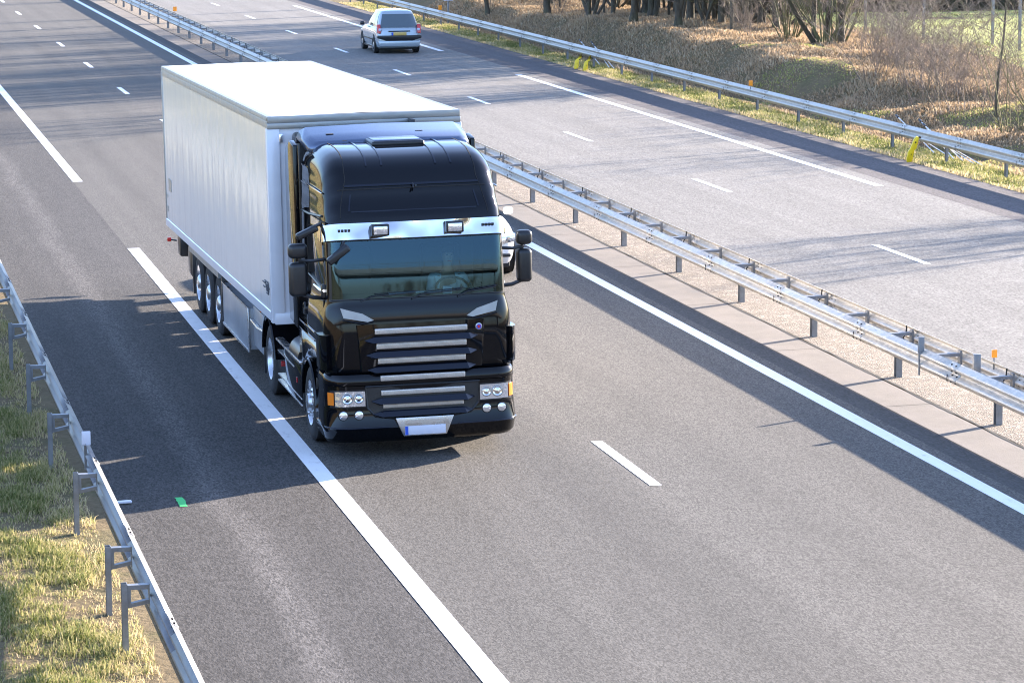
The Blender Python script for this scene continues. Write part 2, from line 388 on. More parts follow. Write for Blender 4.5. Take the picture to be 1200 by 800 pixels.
def median_crack():
    b = MB(); random.seed(3); rows = []
    y = 20
    while y < 180:
        c = 9.05+.012*math.sin(y*2.1)+random.uniform(-.008, .008); w = random.uniform(.016, .03)
        rows.append([(c-w, y, .0085), (c+w, y, .0085)]); y += .22
    b.grid(rows)
    for k in range(30):                                    # saw cuts across the slab
        y = 25.6+k*5.1; b.add([(8.34, y, .0085), (9.03, y+.05, .0085), (9.03, y+.066, .0085), (8.34, y+.016, .0085)], [(0,1,2,3)])
    tag(b.build('median_joint', MAT['dark'], smooth=0), kind='structure')
median_crack()
# painted lines
def line_quad(b, xc, w, y0, y1, z=.005):
    n = max(1, int((y1-y0)/2)); b.grid([[(xc-w/2, y0+(y1-y0)*i/n, z), (xc+w/2, y0+(y1-y0)*i/n, z)] for i in range(n+1)])
b = MB()
for k in range(-2, 7): line_quad(b, -.02, .235, 61.33+52*k-39, 61.33+52*k)
tag(b.build('near_edge_line', MAT['paint'], smooth=0), kind='structure')
b = MB()
line_quad(b, 7.62, .22, YA, YB); tag(b.build('inner_edge_line', MAT['paint'], smooth=0), kind='structure')
b = MB()
for k in range(-3, 26): line_quad(b, 3.82, .15, 37.88+13*k-1.5, 37.88+13*k+1.5)
tag(b.build('near_lane_dashes', MAT['paint'], smooth=0), kind='structure')
b = MB()
for k in range(-5, 26): line_quad(b, 14.12+(.0001 if k<0 else 0), .15, 56.69+13*k-1.5, 56.69+13*k+1.5)
tag(b.build('far_lane_dashes', MAT['paint'], smooth=0), kind='structure')
b = MB()
for k in range(-2, 7): line_quad(b, 17.78, .22, 68.5+51.5*k, 68.5+38+51.5*k)
tag(b.build('far_edge_line', MAT['paint'], smooth=0), kind='structure')
b = MB(); line_quad(b, 10.75, .22, YA, YB); tag(b.build('far_inner_line', MAT['paint'], smooth=0), kind='structure')
# green survey mark sprayed on the shoulder and litter
b = MB(); b.grid([[(-1.965+.01*math.sin(j*3), 36.5+.09*j, .006), (-1.87+.008*math.sin(j*5), 36.5+.09*j, .006)] for j in range(7)])
tag(b.build('spray_mark', MAT['greenpaint'], smooth=0), 'small bright green paint mark on the hard shoulder at the edge of the lorry shadow', 'paint mark')
b = MB(); b.box(-.1, .1, -.035, .035, 0, .03, .01); o = b.build('litter', MAT['plate']); o.location = (-2.6, 36.82, .012); o.rotation_euler = (0, 0, .15)
tag(o, 'small pale strip of litter lying on the hard shoulder by the left guardrail', 'litter')
# ------------------------------------------------------------------ guardrails
def rail_strip(b, x, side, y0, y1, zb, zt, panel=4.0, ph=0.0):
    """W profile; side=+1: humps towards +x"""
    T = [i/20 for i in range(21)]
    def prof(off): return [(x+side*(.04*(1-math.cos(4*math.pi*t))+off), zb+(zt-zb)*t) for t in T]
    y = y0; k = 0
    while y < y1:
        e = min(y+panel, y1); off = 0.0
        P = prof(0)
        n = 4
        rows = [[(px, y+(e-y)*j/n, pz) for px, pz in P] for j in range(n+1)]
        b.mi = 0; b.grid(rows)
        Q = prof(.005)                                   # lap joint
        b.grid([[(px, yy, pz) for px, pz in Q] for yy in (e-.02, e+.30)])
        b.mi = 1
        b.box(x+side*.083-.004, x+side*.083+.006, e+.298, e+.303, zb+.03, zb+.13)
        for bz in (zb+(zt-zb)*.14, zb+(zt-zb)*.40, zb+(zt-zb)*.62, zb+(zt-zb)*.88):
            for by in (.05, .22):
                t = (bz-zb)/(zt-zb); xx = x+side*(.04*(1-math.cos(4*math.pi*t))+.008)
                b.box(xx-.007, xx+.007, e+by-.013, e+by+.013, bz-.013, bz+.013)
        b.mi = 0
        y = e; k += 1
def finish_rail(b, parent, m='steel'):
    o = b.build('rail', [MAT[m], MAT['dark']], parent, smooth=50)
    md = o.modifiers.new('thickness', 'SOLIDIFY'); md.thickness = .004; md.offset = 0
    return o
def c_post(b, x, y, h, w=.055, d=.1, t=.006):
    """open C section post, z from -.25 to h"""
    b.box(x-w/2, x+w/2, y-d/2, y-d/2+t, -.25, h); b.box(x-w/2, x+w/2, y+d/2-t, y+d/2, -.25, h); b.box(x+w/2-t, x+w/2, y-d/2+t, y+d/2-t, -.25, h)
def reflector(parent, x, y, z, mat, w=.05, h=.09, stalk=.05):
    b = MB(); b.box(x-w/2, x+w/2, y-.012, y+.012, z+stalk, z+stalk+h, .006); b.mi = 1; b.box(x-.012, x+.012, y+.012, y+.02, z-.12, z+stalk+h*.4)
    return b.build('reflector', [mat, MAT['steel_post']], parent)
def left_barrier():
    g = empty('guardrail', (-3.0, 20, 0)); L = lambda x: x+3.0
    tag(g, 'single grey steel guardrail on posts along the grass on the left of the hard shoulder', 'guardrail')
    b = MB(); rail_strip(b, L(-3.02), 1, 0, 180, .41, .72, ph=0); finish_rail(b, g)
    ys = [29.7, 31.4] + [31.4+3.93*k for k in range(1, 32)] + [23.5]
    for y in ys:
        b = MB(); c_post(b, L(-3.27), y-20, .70); b.build('post', MAT['steel_post'], g)
        b = MB()
        # bracket: top bar, lower sloping bar, end plate
        x0, x1 = L(-3.24), L(-3.03); yy = y-20
        b.box(x0, x1, yy-.04, yy+.04, .64, .685); b.add([(x0, yy-.035, .50), (x1, yy-.035, .54), (x1, yy+.035, .54), (x0, yy+.035, .50), (x0, yy-.035, .46), (x1, yy-.035, .50), (x1, yy+.035, .50), (x0, yy+.035, .46)], [(0,1,2,3), (7,6,5,4), (0,4,5,1), (2,6,7,3), (1,5,6,2), (3,7,4,0)])
        b.box(x1-.006, x1, yy-.045, yy+.045, .47, .69); b.box(x0-.0, x0+.03, yy-.036, yy+.036, .47, .66)
        b.build('spacer', MAT['steel_post'], g)
    b = MB(); b.box(L(-3.06), L(-2.955), 36.97-20.01, 36.97-19.985, .70, .87, .01); b.mi = 1; b.box(L(-3.03), L(-3.0), 17.0, 17.03, .4, .8); b.build('reflector', [MAT['plate'], MAT['steel_post']], g)
left_barrier()
def median_barrier():
    g = empty('guardrail', (9.3, 20, 0)); L = lambda x: x-9.3
    tag(g, 'double grey steel guardrail with cross struts running down the median between the carriageways', 'guardrail')
    b = MB(); rail_strip(b, L(9.08), -1, 0, 175, .40, .71); finish_rail(b, g, 'rail_lit')
    b = MB(); rail_strip(b, L(9.58), 1, -1, 175, .40, .71); finish_rail(b, g, 'rail_lit')
    for k in range(-4, 38):
        y = 39.23+4*k-20
        b = MB(); c_post(b, L(9.33), y, .62, .09, .1); b.build('post', MAT['steel_post'], g)
    for k in range(-4, 73):
        y = 39.23+2*k-20+.1; b = MB()
        b.prism([(L(9.08), y-.05), (L(9.58), y-.035), (L(9.58), y+.035), (L(9.08), y+.05)], 'z', .60, .645)
        b.box(L(9.08)-.004, L(9.08)+.03, y-.045, y+.045, .47, .66); b.box(L(9.58)-.03, L(9.58)+.004, y-.05, y+.05, .44, .68)
        b.build('strut', MAT['steel_post'], g)
    # joint straps wrapping the back rail
    for k in range(-2, 22):
        y = 39.5+4*k*1.0-20; b = MB(); b.tube([(L(9.55), y, .39), (L(9.54), y, .47), (L(9.50), y+.02, .53), (L(9.54), y, .6), (L(9.55), y, .72)], .011, 6); b.build('strap', MAT['dark'], g)
    reflector(g, L(9.62), 40.15-20, .70, MAT['orange'], .075, .11, .06); reflector(g, L(9.62), 139-20, .72, MAT['orange'], .16, .2, .04)
    # two bare reflector brackets on the near rail
    for y in (41.4-20, 39.9-20):
        b = MB(); b.box(L(8.97), L(9.06), y-.015, y+.015, .66, .88, .004) if y > 20.5 else b.box(L(9.22), L(9.32), y-.03, y+.03, .6, .86, .004)
        if y > 20.5: b.box(L(8.985), L(9.0), y-.012, y+.03, .34, .66)
        b.build('bracket', MAT['steel_post'], g)
median_barrier()
def right_barrier():
    g = empty('guardrail', (21.1, 50, 0)); L = lambda x: x-21.1
    tag(g, 'single grey steel guardrail on the grassy verge along the far carriageway, below the wooded bank', 'guardrail')
    b = MB(); rail_strip(b, L(21.1), -1, -10, 150, .38, .71); finish_rail(b, g, 'rail_lit')
    for k in range(-6, 30):
        b = MB(); c_post(b, L(21.19), 69.35+4*k-50, .62, .06, .1); b.build('post', MAT['steel_post'], g)
    reflector(g, L(21.03), 89.5-50, .70, MAT['orange'], .12, .16, .05); reflector(g, L(21.03), 136.7-50, .70, MAT['orange'], .15, .2, .05)
right_barrier()
# ------------------------------------------------------------------ overpass the photo was taken from
def overpass():
    g = empty('overpass', (0, -8.5, 0)); tag(g, 'concrete road bridge with steel railing crossing above the motorway, the viewpoint', 'bridge')
    b = MB(); b.box(-60, 70, -5, 5.1, 5.1, 5.95, .02); b.box(-60, 70, 4.8, 5.25, 5.3, 6.2, .02); b.box(-60, 70, -5.2, -4.8, 5.3, 6.2, .02); b.build('deck', MAT['bridge'], g)
    for yy in (4.95, -4.95):
        b = MB(); b.box(-60, 70, yy-.04, yy+.04, 7.02, 7.1); b.box(-60, 70, yy-.02, yy+.02, 6.5, 6.54)
        for i in range(66): b.box(-60+2*i, -59.95+2*i, yy-.03, yy+.03, 6.2, 7.02)
        b.build('railing', MAT['steel_post'], g)
    for x in (-15, 29):
        b = MB(); b.box(x-.5, x+.5, -4.5, 4.5, -1, 5.1, .05); b.build('pier', MAT['bridge'], g)
overpass()
# ------------------------------------------------------------------ the lorry (local: front at y=0 facing -y, x across, z up)
LORRY = empty('articulated_lorry', (1.45, 39.0, 0))
tag(LORRY, 'black cab lorry with long white box trailer driving in the slow lane', 'truck')
# centre-line profile of the cab: (y, z, half width, corner radius)
PROF = [(.03,1.08,1.215,.24),(.015,1.3,1.22,.24),(.01,1.55,1.22,.24),(.03,1.78,1.215,.24),(.05,1.92,1.19,.23),(.075,2.0,1.165,.2),(.082,2.05,1.155,.18),
        (.096,2.25,1.15,.17),(.122,2.5,1.148,.17),(.162,2.77,1.145,.17),(.167,2.80,1.145,.17),(.215,3.01,1.14,.18),(.23,3.05,1.14,.19),(.27,3.15,1.14,.2),
        (.35,3.28,1.13,.22),(.39,3.40,1.13,.25),(.45,3.52,1.12,.28),(.54,3.65,1.12,.28),(.70,3.76,1.115,.29),(.95,3.83,1.115,.29),(1.25,3.86,1.115,.29),(1.6,3.87,1.115,.29),(2.0,3.865,1.115,.29),(2.25,3.85,1.115,.29)]
CREAR = 2.25
def prof_at(t):
    i = min(int(t), len(PROF)-2); f = t-i
    a, b = PROF[i], PROF[i+1]; p = [a[k]+(b[k]-a[k])*f for k in range(4)]
    def nrm(j):
        j0, j1 = max(j-1, 0), min(j+1, len(PROF)-1)
        dy, dz = PROF[j1][0]-PROF[j0][0], PROF[j1][1]-PROF[j0][1]; l = math.hypot(dy, dz); return (-dz/l, dy/l)
    n0, n1 = nrm(i), nrm(i+1); n = (n0[0]+(n1[0]-n0[0])*f, n0[1]+(n1[1]-n0[1])*f); l = math.hypot(*n)
    return p, (n[0]/l, n[1]/l)
def t_of_z(z):
    for i in range(len(PROF)-1):
        if PROF[i][1] <= z <= PROF[i+1][1]: return i+(z-PROF[i][1])/(PROF[i+1][1]-PROF[i][1])
    return len(PROF)-1
def S(t, s, off=0):
    (y, z, w, r), n = prof_at(t); sg = 1 if s >= 0 else -1; a = abs(s)
    bow = .035*(1-min(a, 1)**2) if z < 3.1 else 0.0
    if a <= 1: x = a*(w-r); d = 0; nx = 0; nn = 1
    elif a <= 2:
        th = (a-1)*math.pi/2; x = w-r+r*math.sin(th); d = r*(1-math.cos(th)); nx = math.sin(th); nn = math.cos(th)
    else: x = w; d = r; nx = 1; nn = 0
    yy = y-n[0]*d+n[0]*off*nn - bow; zz = z-n[1]*d+n[1]*off*nn; x += nx*off
    if a > 2: yy += (a-2)*(CREAR-yy)
    return Vector((sg*x, yy, zz))
def samples(s0, s1):
    base = [-3, -2.6, -2.3, -2] + [-2+.125*i for i in range(1, 9)] + [-.75, -.5, -.25, 0, .25, .5, .75, 1] + [1+.125*i for i in range(1, 9)] + [2.3, 2.6, 3]
    r = [s0]+[q for q in base if s0+1e-4 < q < s1-1e-4]+[s1]; return r
def patch(b, t0, t1, s0, s1, off=.004, nt=None):
    nt = nt or max(2, int((t1-t0)*2)+1); ts = [t0+(t1-t0)*i/nt for i in range(nt+1)]
    b.grid([[S(t, s, off) for s in samples(s0, s1)] for t in ts])
def slab(b, t0, t1, s0, s1, off0, off1, nt=None):
    """patch with thickness (closed rim)"""
    nt = nt or max(2, int((t1-t0)*2)+1); ts = [t0+(t1-t0)*i/nt for i in range(nt+1)]; ss = samples(s0, s1)
    b.grid([[S(t, s, off1) for s in ss] for t in ts])
    rim = [(t, ss[0]) for t in ts]+[(ts[-1], s) for s in ss[1:]]+[(t, ss[-1]) for t in ts[::-1][1:]]+[(ts[0], s) for s in ss[::-1][1:]]
    b.grid([[S(t, s, off0), S(t, s, off1)] for t, s in rim])
def fy(z, x=0):
    """y of the cab front surface at height z, centre offset x"""
    (y, zz, w, r), n = prof_at(t_of_z(z)); a = abs(x)
    if a <= w-r: return y-.035*(1-(a/(w-r))**2)
    q = min(a-(w-r), r*.999); return y+r-math.sqrt(r*r-q*q)
K = MAT
ws0, ws1 = t_of_z(2.05), t_of_z(2.77)
def cab():
    N = len(PROF); ts = sorted(set([i for i in range(N)]+[i+.5 for i in range(N-1)]+[ws0, ws1])); ss = samples(-3, 3)
    b = MB()
    b.grid([[S(t, s) for s in ss] for t in ts], skip=lambda i, k: ws0-1e-6 <= ts[i] < ws1-1e-6 and abs((ss[k]+ss[k+1])/2) < 1.58)
    # rear wall and floor
    b.grid([[S(t, 3) for t in ts], [S(t, -3) for t in ts]])
    b.box(-1.12, 1.12, .3, 2.2, 1.06, 1.10)
    o = b.build('cab_body', [K['black']], LORRY, smooth=40)
    md = o.modifiers.new('t', 'SOLIDIFY'); md.thickness = .012; md.offset = -1
    return o
CAB = cab()
def part(name, mats_, b, parent=LORRY, smooth=35): return b.build(name, mats_, parent, smooth)
def cab_details():
    # windscreen
    b = MB(); patch(b, ws0-.05, ws1+.03, -1.6, 1.6, .003, 8); W = part('windscreen', K['glass'], b)
    b = MB()
    for sg in (-1, 1): patch(b, ws0-.1, ws1+.05, *((1.5, 1.66) if sg > 0 else (-1.66, -1.5)), .006)
    patch(b, ws0-.22, ws0, -1.66, 1.66, .007, 2); patch(b, ws1, ws1+.1, -1.66, 1.66, .007, 1)
    part('window_seal', K['plastic'], b, W)
    b = MB()
    for x0, x1, z1 in ((-.75, -.05, 2.10), (-.1, .55, 2.11), (.5, 1.0, 2.12)):
        p = [(x0, fy(2.03, x0)-.03, 2.02), (x0+.2*(x1-x0), fy(2.08)-.045, 2.075), (x1, fy(z1, x1)-.03, z1)]
        b.tube(p, .009, 6); b.tube([(x0+.25*(x1-x0), fy(2.1)-.03, 2.10), (x1+.03, fy(z1+.03, x1)-.02, z1+.02)], .006, 5)
    part('wiper', K['plastic'], b, W)
    # chrome sun visor band
    b = MB(); slab(b, t_of_z(2.79), t_of_z(2.99), -2.18, 2.18, .0, .05, 3); BND = part('visor_band', K['band'], b)
    for x in (-.48, .48):
        b = MB(); y = fy(2.9, x)-.06
        b.box(x-.115, x+.115, y-.09, y, 2.84, 2.985, .014); L = part('spotlight', K['plastic'], b, BND)
        b = MB(); b.box(x-.088, x+.088, y-.098, y-.088, 2.862, 2.963, .006); part('lens', K['lens'], b, L)
        L2 = L
    for x in (-.93, .93):
        for k in range(4):
            xx = x+(k-1.5)*.042; b = MB(); y = fy(2.92, xx)-.062
            b.box(xx-.016, xx+.016, y-.012, y+.03, 2.90, 2.93, .003); part('marker_lamp', K['plastic'], b, BND)
    # roof dome: seams, lower headboard panel, ribs, hatch
    b = MB(); patch(b, t_of_z(3.40)-.04, t_of_z(3.40)+.06, -1.2, 1.2, .004, 1)
    for s in (-1.02, 1.02): patch(b, t_of_z(3.06), 22.5, s-.012, s+.012, .0045, 40)
    part('seam', K['dark'], b, CAB)
    b = MB(); slab(b, t_of_z(3.43), t_of_z(3.455), -1.0, 1.0, 0, .02, 1); part('ridge', K['navy'], b, CAB)
    b = MB()                                       # embossed headboard outline
    for (z0, z1, s0, s1) in ((3.12, 3.135, -.86, .86),):
        slab(b, t_of_z(z0), t_of_z(z1), s0, s1, 0, .012, 1)
    slab(b, t_of_z(3.135), t_of_z(3.34), -.90, -.88, 0, .010, 3); slab(b, t_of_z(3.135), t_of_z(3.34), .88, .90, 0, .010, 3)
    part('headboard', K['navy'], b, CAB)
    b = MB()
    for s in (-.66, -.42, .42, .66): slab(b, 17.2, 22.8, s-.012, s+.012, 0, .012, 12)
    b.split('roof_rib', K['navy'], CAB)
    b = MB(); b.box(-.34, .36, 1.30, 1.86, 3.84, 3.915, .03, 3); h = part('roof_hatch', K['plastic'], b, CAB)
    b = MB(); b.box(-.30, .32, 1.35, 1.84, 3.912, 3.928, .008, 2); part('hatch_lid', K['satin'], b, h)
    # corner shields in front of the doors
    for sg in (-1, 1):
        b = MB()
        a0, a1 = (1.55, 2.1) if sg > 0 else (-2.1, -1.55)
        slab(b, t_of_z(1.14), t_of_z(1.60), a0, a1, 0, .06, 6); part('air_deflector', K['black'], b, smooth=50)
        b = MB(); a0, a1 = (1.28, 1.56) if sg > 0 else (-1.56, -1.28)
        slab(b, t_of_z(1.12), t_of_z(1.15), a0, a1, 0, .03, 1); part('trim', K['black'], b, CAB)
        # grey indicator lamp at the windscreen corner
        b = MB(); pts = [(.60, 1.775), (.68, 1.755), (.985, 1.815), (1.02, 1.94), (.90, 1.905), (.74, 1.86)]
        f0 = [Vector((sg*x, fy(z, x)-.012, z)) for x, z in pts]; f1 = [Vector((sg*x, fy(z, x)+.03, z)) for x, z in pts]
        n = len(pts); b.add(f0+f1, [tuple(range(n))]+[(i, (i+1) % n, (i+1) % n+n, i+n) for i in range(n)]); part('indicator', K['trim'], b)
        b = MB(); b.tube([(sg*.60, fy(1.74, .6)-.015, 1.75), (sg*.75, fy(1.72, .75)-.02, 1.735), (sg*1.0, fy(1.78, 1.0)-.01, 1.79)], [.008, .016, .01], 6); part('trim', K['black'], b, CAB)
    # grille
    b = MB(); b.mi = 0
    zt, zb = 1.72, 1.12
    rows = []
    for z in [zb+(zt-zb)*i/6 for i in range(7)]:
        hw = .83-.04*(zt-z)/.6; rows.append([(-hw, fy(z, hw)+.0, z)]+[(hw*q, fy(z, hw*q)-.022, z) for q in (-.97, -.6, -.3, 0, .3, .6, .97)]+[(hw, fy(z, hw)+.0, z)])
    b.grid(rows); G = part('grille', K['black'], b, smooth=60)
    def slot(z, hw, h, par, y):
        b = MB(); b.box(-hw, hw, y-.012, y+.02, z-h/2, z+h/2, .012, 3); s_ = part('grille_slot', K['mesh'], b, par)
        b = MB()
        for i in range(4): b.box(-hw+.02, hw-.02, y-.0135, y-.0115, z-h/2+.012+i*(h-.02)/4, z-h/2+.016+i*(h-.02)/4)
        part('mesh_line', K['trim'], b, s_)
    def fin(z, hw, par, y):
        b = MB()
        # blade: flat top sloping forward/down with pointed ends
        top = [(-hw, y+.01, z-.02), (-hw+.12, y-.03, z+.02), (hw-.12, y-.03, z+.02), (hw, y+.01, z-.02)]
        lip = [(-hw, y+.0, z-.026), (-hw+.10, y-.085, z-.05), (hw-.10, y-.085, z-.05), (hw, y+.0, z-.026)]
        low = [(-hw, y+.0, z-.03), (-hw+.10, y-.01, z-.075), (hw-.10, y-.01, z-.075), (hw, y+.0, z-.03)]
        b.grid([top, lip, low]); part('grille_fin', K['navy'], b, par, 20)
    for z, hw in ((1.63, .60), (1.44, .585), (1.25, .57)):
        slot(z, hw, .075, G, fy(z)-.018); fin(z-.085, hw+.13, G, fy(z)-.018)
    return G, slot, fin
G, slot, fin = cab_details()
def lower_front():
    # bumper shell: profile rows (y, z, half width, radius)
    rows = [(.06,1.10,1.20,.24),(.0,1.085,1.215,.25),(-.03,1.04,1.235,.27),(-.04,.98,1.24,.28),(-.035,.955,1.24,.28),(-.01,.94,1.235,.27),(-.01,.66,1.245,.28),(-.015,.6,1.25,.28),(-.03,.5,1.255,.28),(-.05,.42,1.26,.28),(-.06,.395,1.26,.28),(-.045,.37,1.25,.28),(-.03,.27,1.235,.28),(0.03,.21,1.2,.28),(.3,.18,1.1,.2)]
    def P(row, s, off=0):
        y, z, w, r = row; a = abs(s); sg = 1 if s >= 0 else -1
        if a <= 1: return (sg*a*(w-r), y-.035*(1-a*a)-off, z)
        if a <= 2:
            th = (a-1)*math.pi/2; return (sg*(w-r+(r+off)*math.sin(th)), y+r-(r+off)*math.cos(th), z)
        return (sg*(w+off), y+r+(a-2)*(.82-y-r), z)
    ss = samples(-3, 3)
    b = MB(); b.grid([[P(r, s) for s in ss] for r in rows]); BP = part('bumper', K['black'], b, smooth=40)
    md = BP.modifiers.new('t', 'SOLIDIFY'); md.thickness = .02; md.offset = 1
    def y0(z, x):
        for r0, r1 in zip(rows, rows[1:]):
            if r1[1] <= z <= r0[1]:
                f = (z-r0[1])/(r1[1]-r0[1]); r = [r0[k]+(r1[k]-r0[k])*f for k in range(4)]
                a = abs(x); w, rr = r[2], r[3]
                if a <= w-rr: return r[0]-.035*(1-(a/(w-rr))**2)
                q = min(a-(w-rr), rr*.999); return r[0]+rr-math.sqrt(rr*rr-q*q)
        return 0
    # upper slot in the bonnet lip, lower grille
    slot(1.035, .55, .075, BP, y0(1.03, 0)-.012)
    b = MB(); pts = [(-.74, .93), (.74, .93), (.72, .66), (.62, .545), (.36, .51), (-.36, .51), (-.62, .545), (-.72, .66)]
    f0 = [Vector((x, y0(z, x)-.012, z)) for x, z in pts]; n = len(pts)
    c = Vector((0, y0(.72, 0)-.018, .72)); b.add(f0+[c], [(i, (i+1) % n, n) for i in range(n)]); 
    b.tube([p+Vector((0, -.004, 0)) for p in f0]+[f0[0]], .014, 6, cap=False); G2 = part('lower_grille', K['plastic'], b, BP)
    for z, hw in ((.845, .545), (.68, .525)): slot(z, hw, .07, BP, y0(z, 0)-.025); fin(z-.08, hw+.12, BP, y0(z, 0)-.025)
    # headlamps
    for sg in (-1, 1):
        b = MB()
        def hl(x, z, off): return (sg*x, y0(z, x)-off, z)
        def lamp(b, xa, xb, z0, z1, off0, off1, nx=8):
            xs = [xa+(xb-xa)*i/nx for i in range(nx+1)]
            top = [hl(x, z1, off1) for x in xs]; bot = [hl(x, z0, off1) for x in xs]
            topb = [hl(x, z1+.0, off0) for x in xs]; botb = [hl(x, z0, off0) for x in xs]
            b.grid([botb, bot, top, topb]); b.grid([[botb[0], bot[0]], [topb[0], top[0]]]); b.grid([[botb[-1], bot[-1]], [topb[-1], top[-1]]])
        lamp(b, .73, 1.235, .668, .892, -.01, .006); H = part('headlight', K['plastic'], b)
        b = MB(); lamp(b, .745, 1.125, .685, .876, 0, .014); part('lens', K['lens'], b, H)
        b = MB(); lamp(b, 1.14, 1.205, .70, .862, 0, .016); part('turn_signal', K['amber'], b, H)
        for xx, rr in ((.83, .056), (.975, .064)):
            b = MB(); b.lathe([(-.0, rr*1.05), (-.004, rr*.95), (.004, rr*.7), (-.006, rr*.35), (-.01, .001)], (sg*xx, y0(.785, xx)-.02, .785), 'y', 20); part('bulb_reflector', K['chrome'], b, H)
            b = MB(); b.lathe([(0, rr*1.18), (-.004, rr*1.18), (-.006, rr*1.02), (0, rr*1.02)], (sg*xx, y0(.785, xx)-.018, .785), 'y', 20); part('bezel', K['trim'], b, H)
        for xx in (.83, 1.03):
            b = MB(); b.lathe([(.02, .066), (-.012, .064), (-.014, .056), (-.008, .054)], (sg*xx, y0(.565, xx), .57), 'y', 20); FL = part('fog_lamp', K['plastic'], b)
            b = MB(); b.lathe([(-.010, .056), (-.018, .042), (-.02, .001)], (sg*xx, y0(.565, xx), .57), 'y', 20); part('lens', K['lens'], b, FL)
        b = MB(); b.tube([(sg*.45, y0(.40, .45)-.01, .405), (sg*.95, y0(.40, .95)-.012, .405), (sg*1.12, y0(.40, 1.12)-.012, .41), (sg*1.24, y0(.40, 1.24)-.0, .42), (sg*1.262, .6, .43)], .012, 6); part('bumper_crease', K['navy'], b, BP)
    # plate holder and plate
    yy = y0(.42, 0)-.03
    b = MB(); b.prism([(-.38, .525), (.38, .525), (.28, .285), (-.28, .285)], 'y', yy-.03, yy+.02, .008); PH = part('plate_holder', K['alu'], b)
    b = MB(); b.box(-.24, .24, yy-.034, yy-.029, .45, .49); part('step_grip', K['mesh'], b, PH)
    b = MB(); b.box(-.265, .265, yy-.040, yy-.031, .30, .415, .003); NP = part('number_plate', K['plate'], b)
    b = MB(); b.box(-.262, -.222, yy-.042, yy-.0405, .303, .412); part('country_strip', K['blue'], b, NP)
    # badge: silver ring, blue field, red griffin-like wedge
    b = MB(); x, z = .75, 1.63; y = fy(z, x)-.02
    b.lathe([(0, .045), (-.012, .043), (-.014, .034)], (x, y, z), 'y', 20); E = part('badge', K['alu'], b)
    b = MB(); b.lathe([(-.012, .035), (-.0135, .0005)], (x, y, z), 'y', 20); part('badge_field', K['blue'], b, E)
    b = MB(); b.prism([(x-.022, z+.02), (x-.008, z+.008), (x, z+.024), (x+.008, z+.008), (x+.022, z+.02), (x+.014, z-.012), (x, z-.026), (x-.014, z-.012)], 'y', y-.018, y-.013); part('badge_emblem', K['red'], b, E)
    return BP
BP = lower_front()
def wheel(x, y, r=.5, w=.3, kind='front', side=-1, parent=LORRY):
    """side: direction of the outer face (+1/-1); origin of mesh coordinates is the lorry"""
    o = side; xo = x                                     # xo outer face
    b = MB()
    pr = [(0, .29), (-o*.0, .30), (o*.01, .33), (o*.015, .40), (o*.0, r-.04), (-o*.03, r), (-o*(w-.03), r), (-o*w, r-.05), (-o*w, .29)]
    b.lathe(pr, (xo, y, r), 'x', 48)
    for gx in (.07, .13, .19, .25): b.lathe([(-o*gx-.006, r+.0015), (-o*gx-.005, r-.0), (-o*gx+.005, r-.0), (-o*gx+.006, r+.0015)], (xo, y, r), 'x', 48)
    T = b.build('tyre', K['rubber'], None, 40); b = MB()
    if kind == 'front':
        rim = [(o*.01, .295), (o*.0, .285), (-o*.05, .27), (-o*.03, .2), (o*.0, .17), (o*.01, .13), (o*.05, .11), (o*.06, .06), (o*.062, .0005)]
    elif kind == 'drive':
        rim = [(o*.01, .295), (o*.0, .285), (-o*.12, .27), (-o*.14, .2), (-o*.14, .15), (-o*.05, .13), (-o*.03, .10), (-o*.03, .0005)]
    else:
        rim = [(o*.01, .295), (o*.0, .285), (-o*.09, .27), (-o*.07, .2), (-o*.05, .15), (o*.01, .12), (o*.03, .08), (o*.03, .0005)]
    b.lathe(rim, (xo, y, r), 'x', 40)
    dd = {'front': .0, 'drive': -.13, 'trailer': -.055}[kind]
    for k in range(10):
        t = 2*math.pi*k/10; c = (xo+o*dd, y+.165*math.cos(t), r+.165*math.sin(t))
        b.lathe([(0, .016), (o*.035, .014), (o*.04, .0005)], c, 'x', 6)
    b.mi = 1
    for k in range(10):
        t = 2*math.pi*(k+.5)/10; rr = .235; dz = {'front': -.035, 'drive': -.125, 'trailer': -.075}[kind]
        c = (xo+o*dz, y+rr*math.cos(t), r+rr*math.sin(t)); b.lathe([(o*.004, .024), (o*.0045, .0005)], c, 'x', 10)
    RM = b.build('rim', [K['alu'], K['dark']], None, 40)
    e = bpy.data.objects.new('wheel', None); COL.objects.link(e); e.parent = parent
    T.parent = e; RM.parent = e
    return e
WX = 1.235
for sg in (-1, 1):
    wheel(sg*WX, 1.38, .5, .31, 'front', sg)
    wheel(sg*WX, 5.06, .51, .58, 'drive', sg)
    for y in (10.78, 12.09, 13.40): wheel(sg*1.25, y, .5, .36, 'trailer', sg)
def fender(name, y, r, x0, x1, a0, a1, z0, th=.02, mat='black'):
    b = MB(); n = 18
    rows = []
    for i in range(n+1):
        a = R(a0+(a1-a0)*i/n); c, s = math.cos(a), math.sin(a)
        rows.append([(x0, y+c*r, z0+s*r), (x1, y+c*r, z0+s*r), (x1, y+c*(r+th), z0+s*(r+th)), (x0, y+c*(r+th), z0+s*(r+th)), (x0, y+c*r, z0+s*r)])
    b.grid(rows); b.tube([(x0, y+math.cos(R(a0+(a1-a0)*i/n))*(r+th/2), z0+math.sin(R(a0+(a1-a0)*i/n))*(r+th/2)) for i in range(n+1)], .022, 6)
    return part(name, K[mat], b, smooth=50)
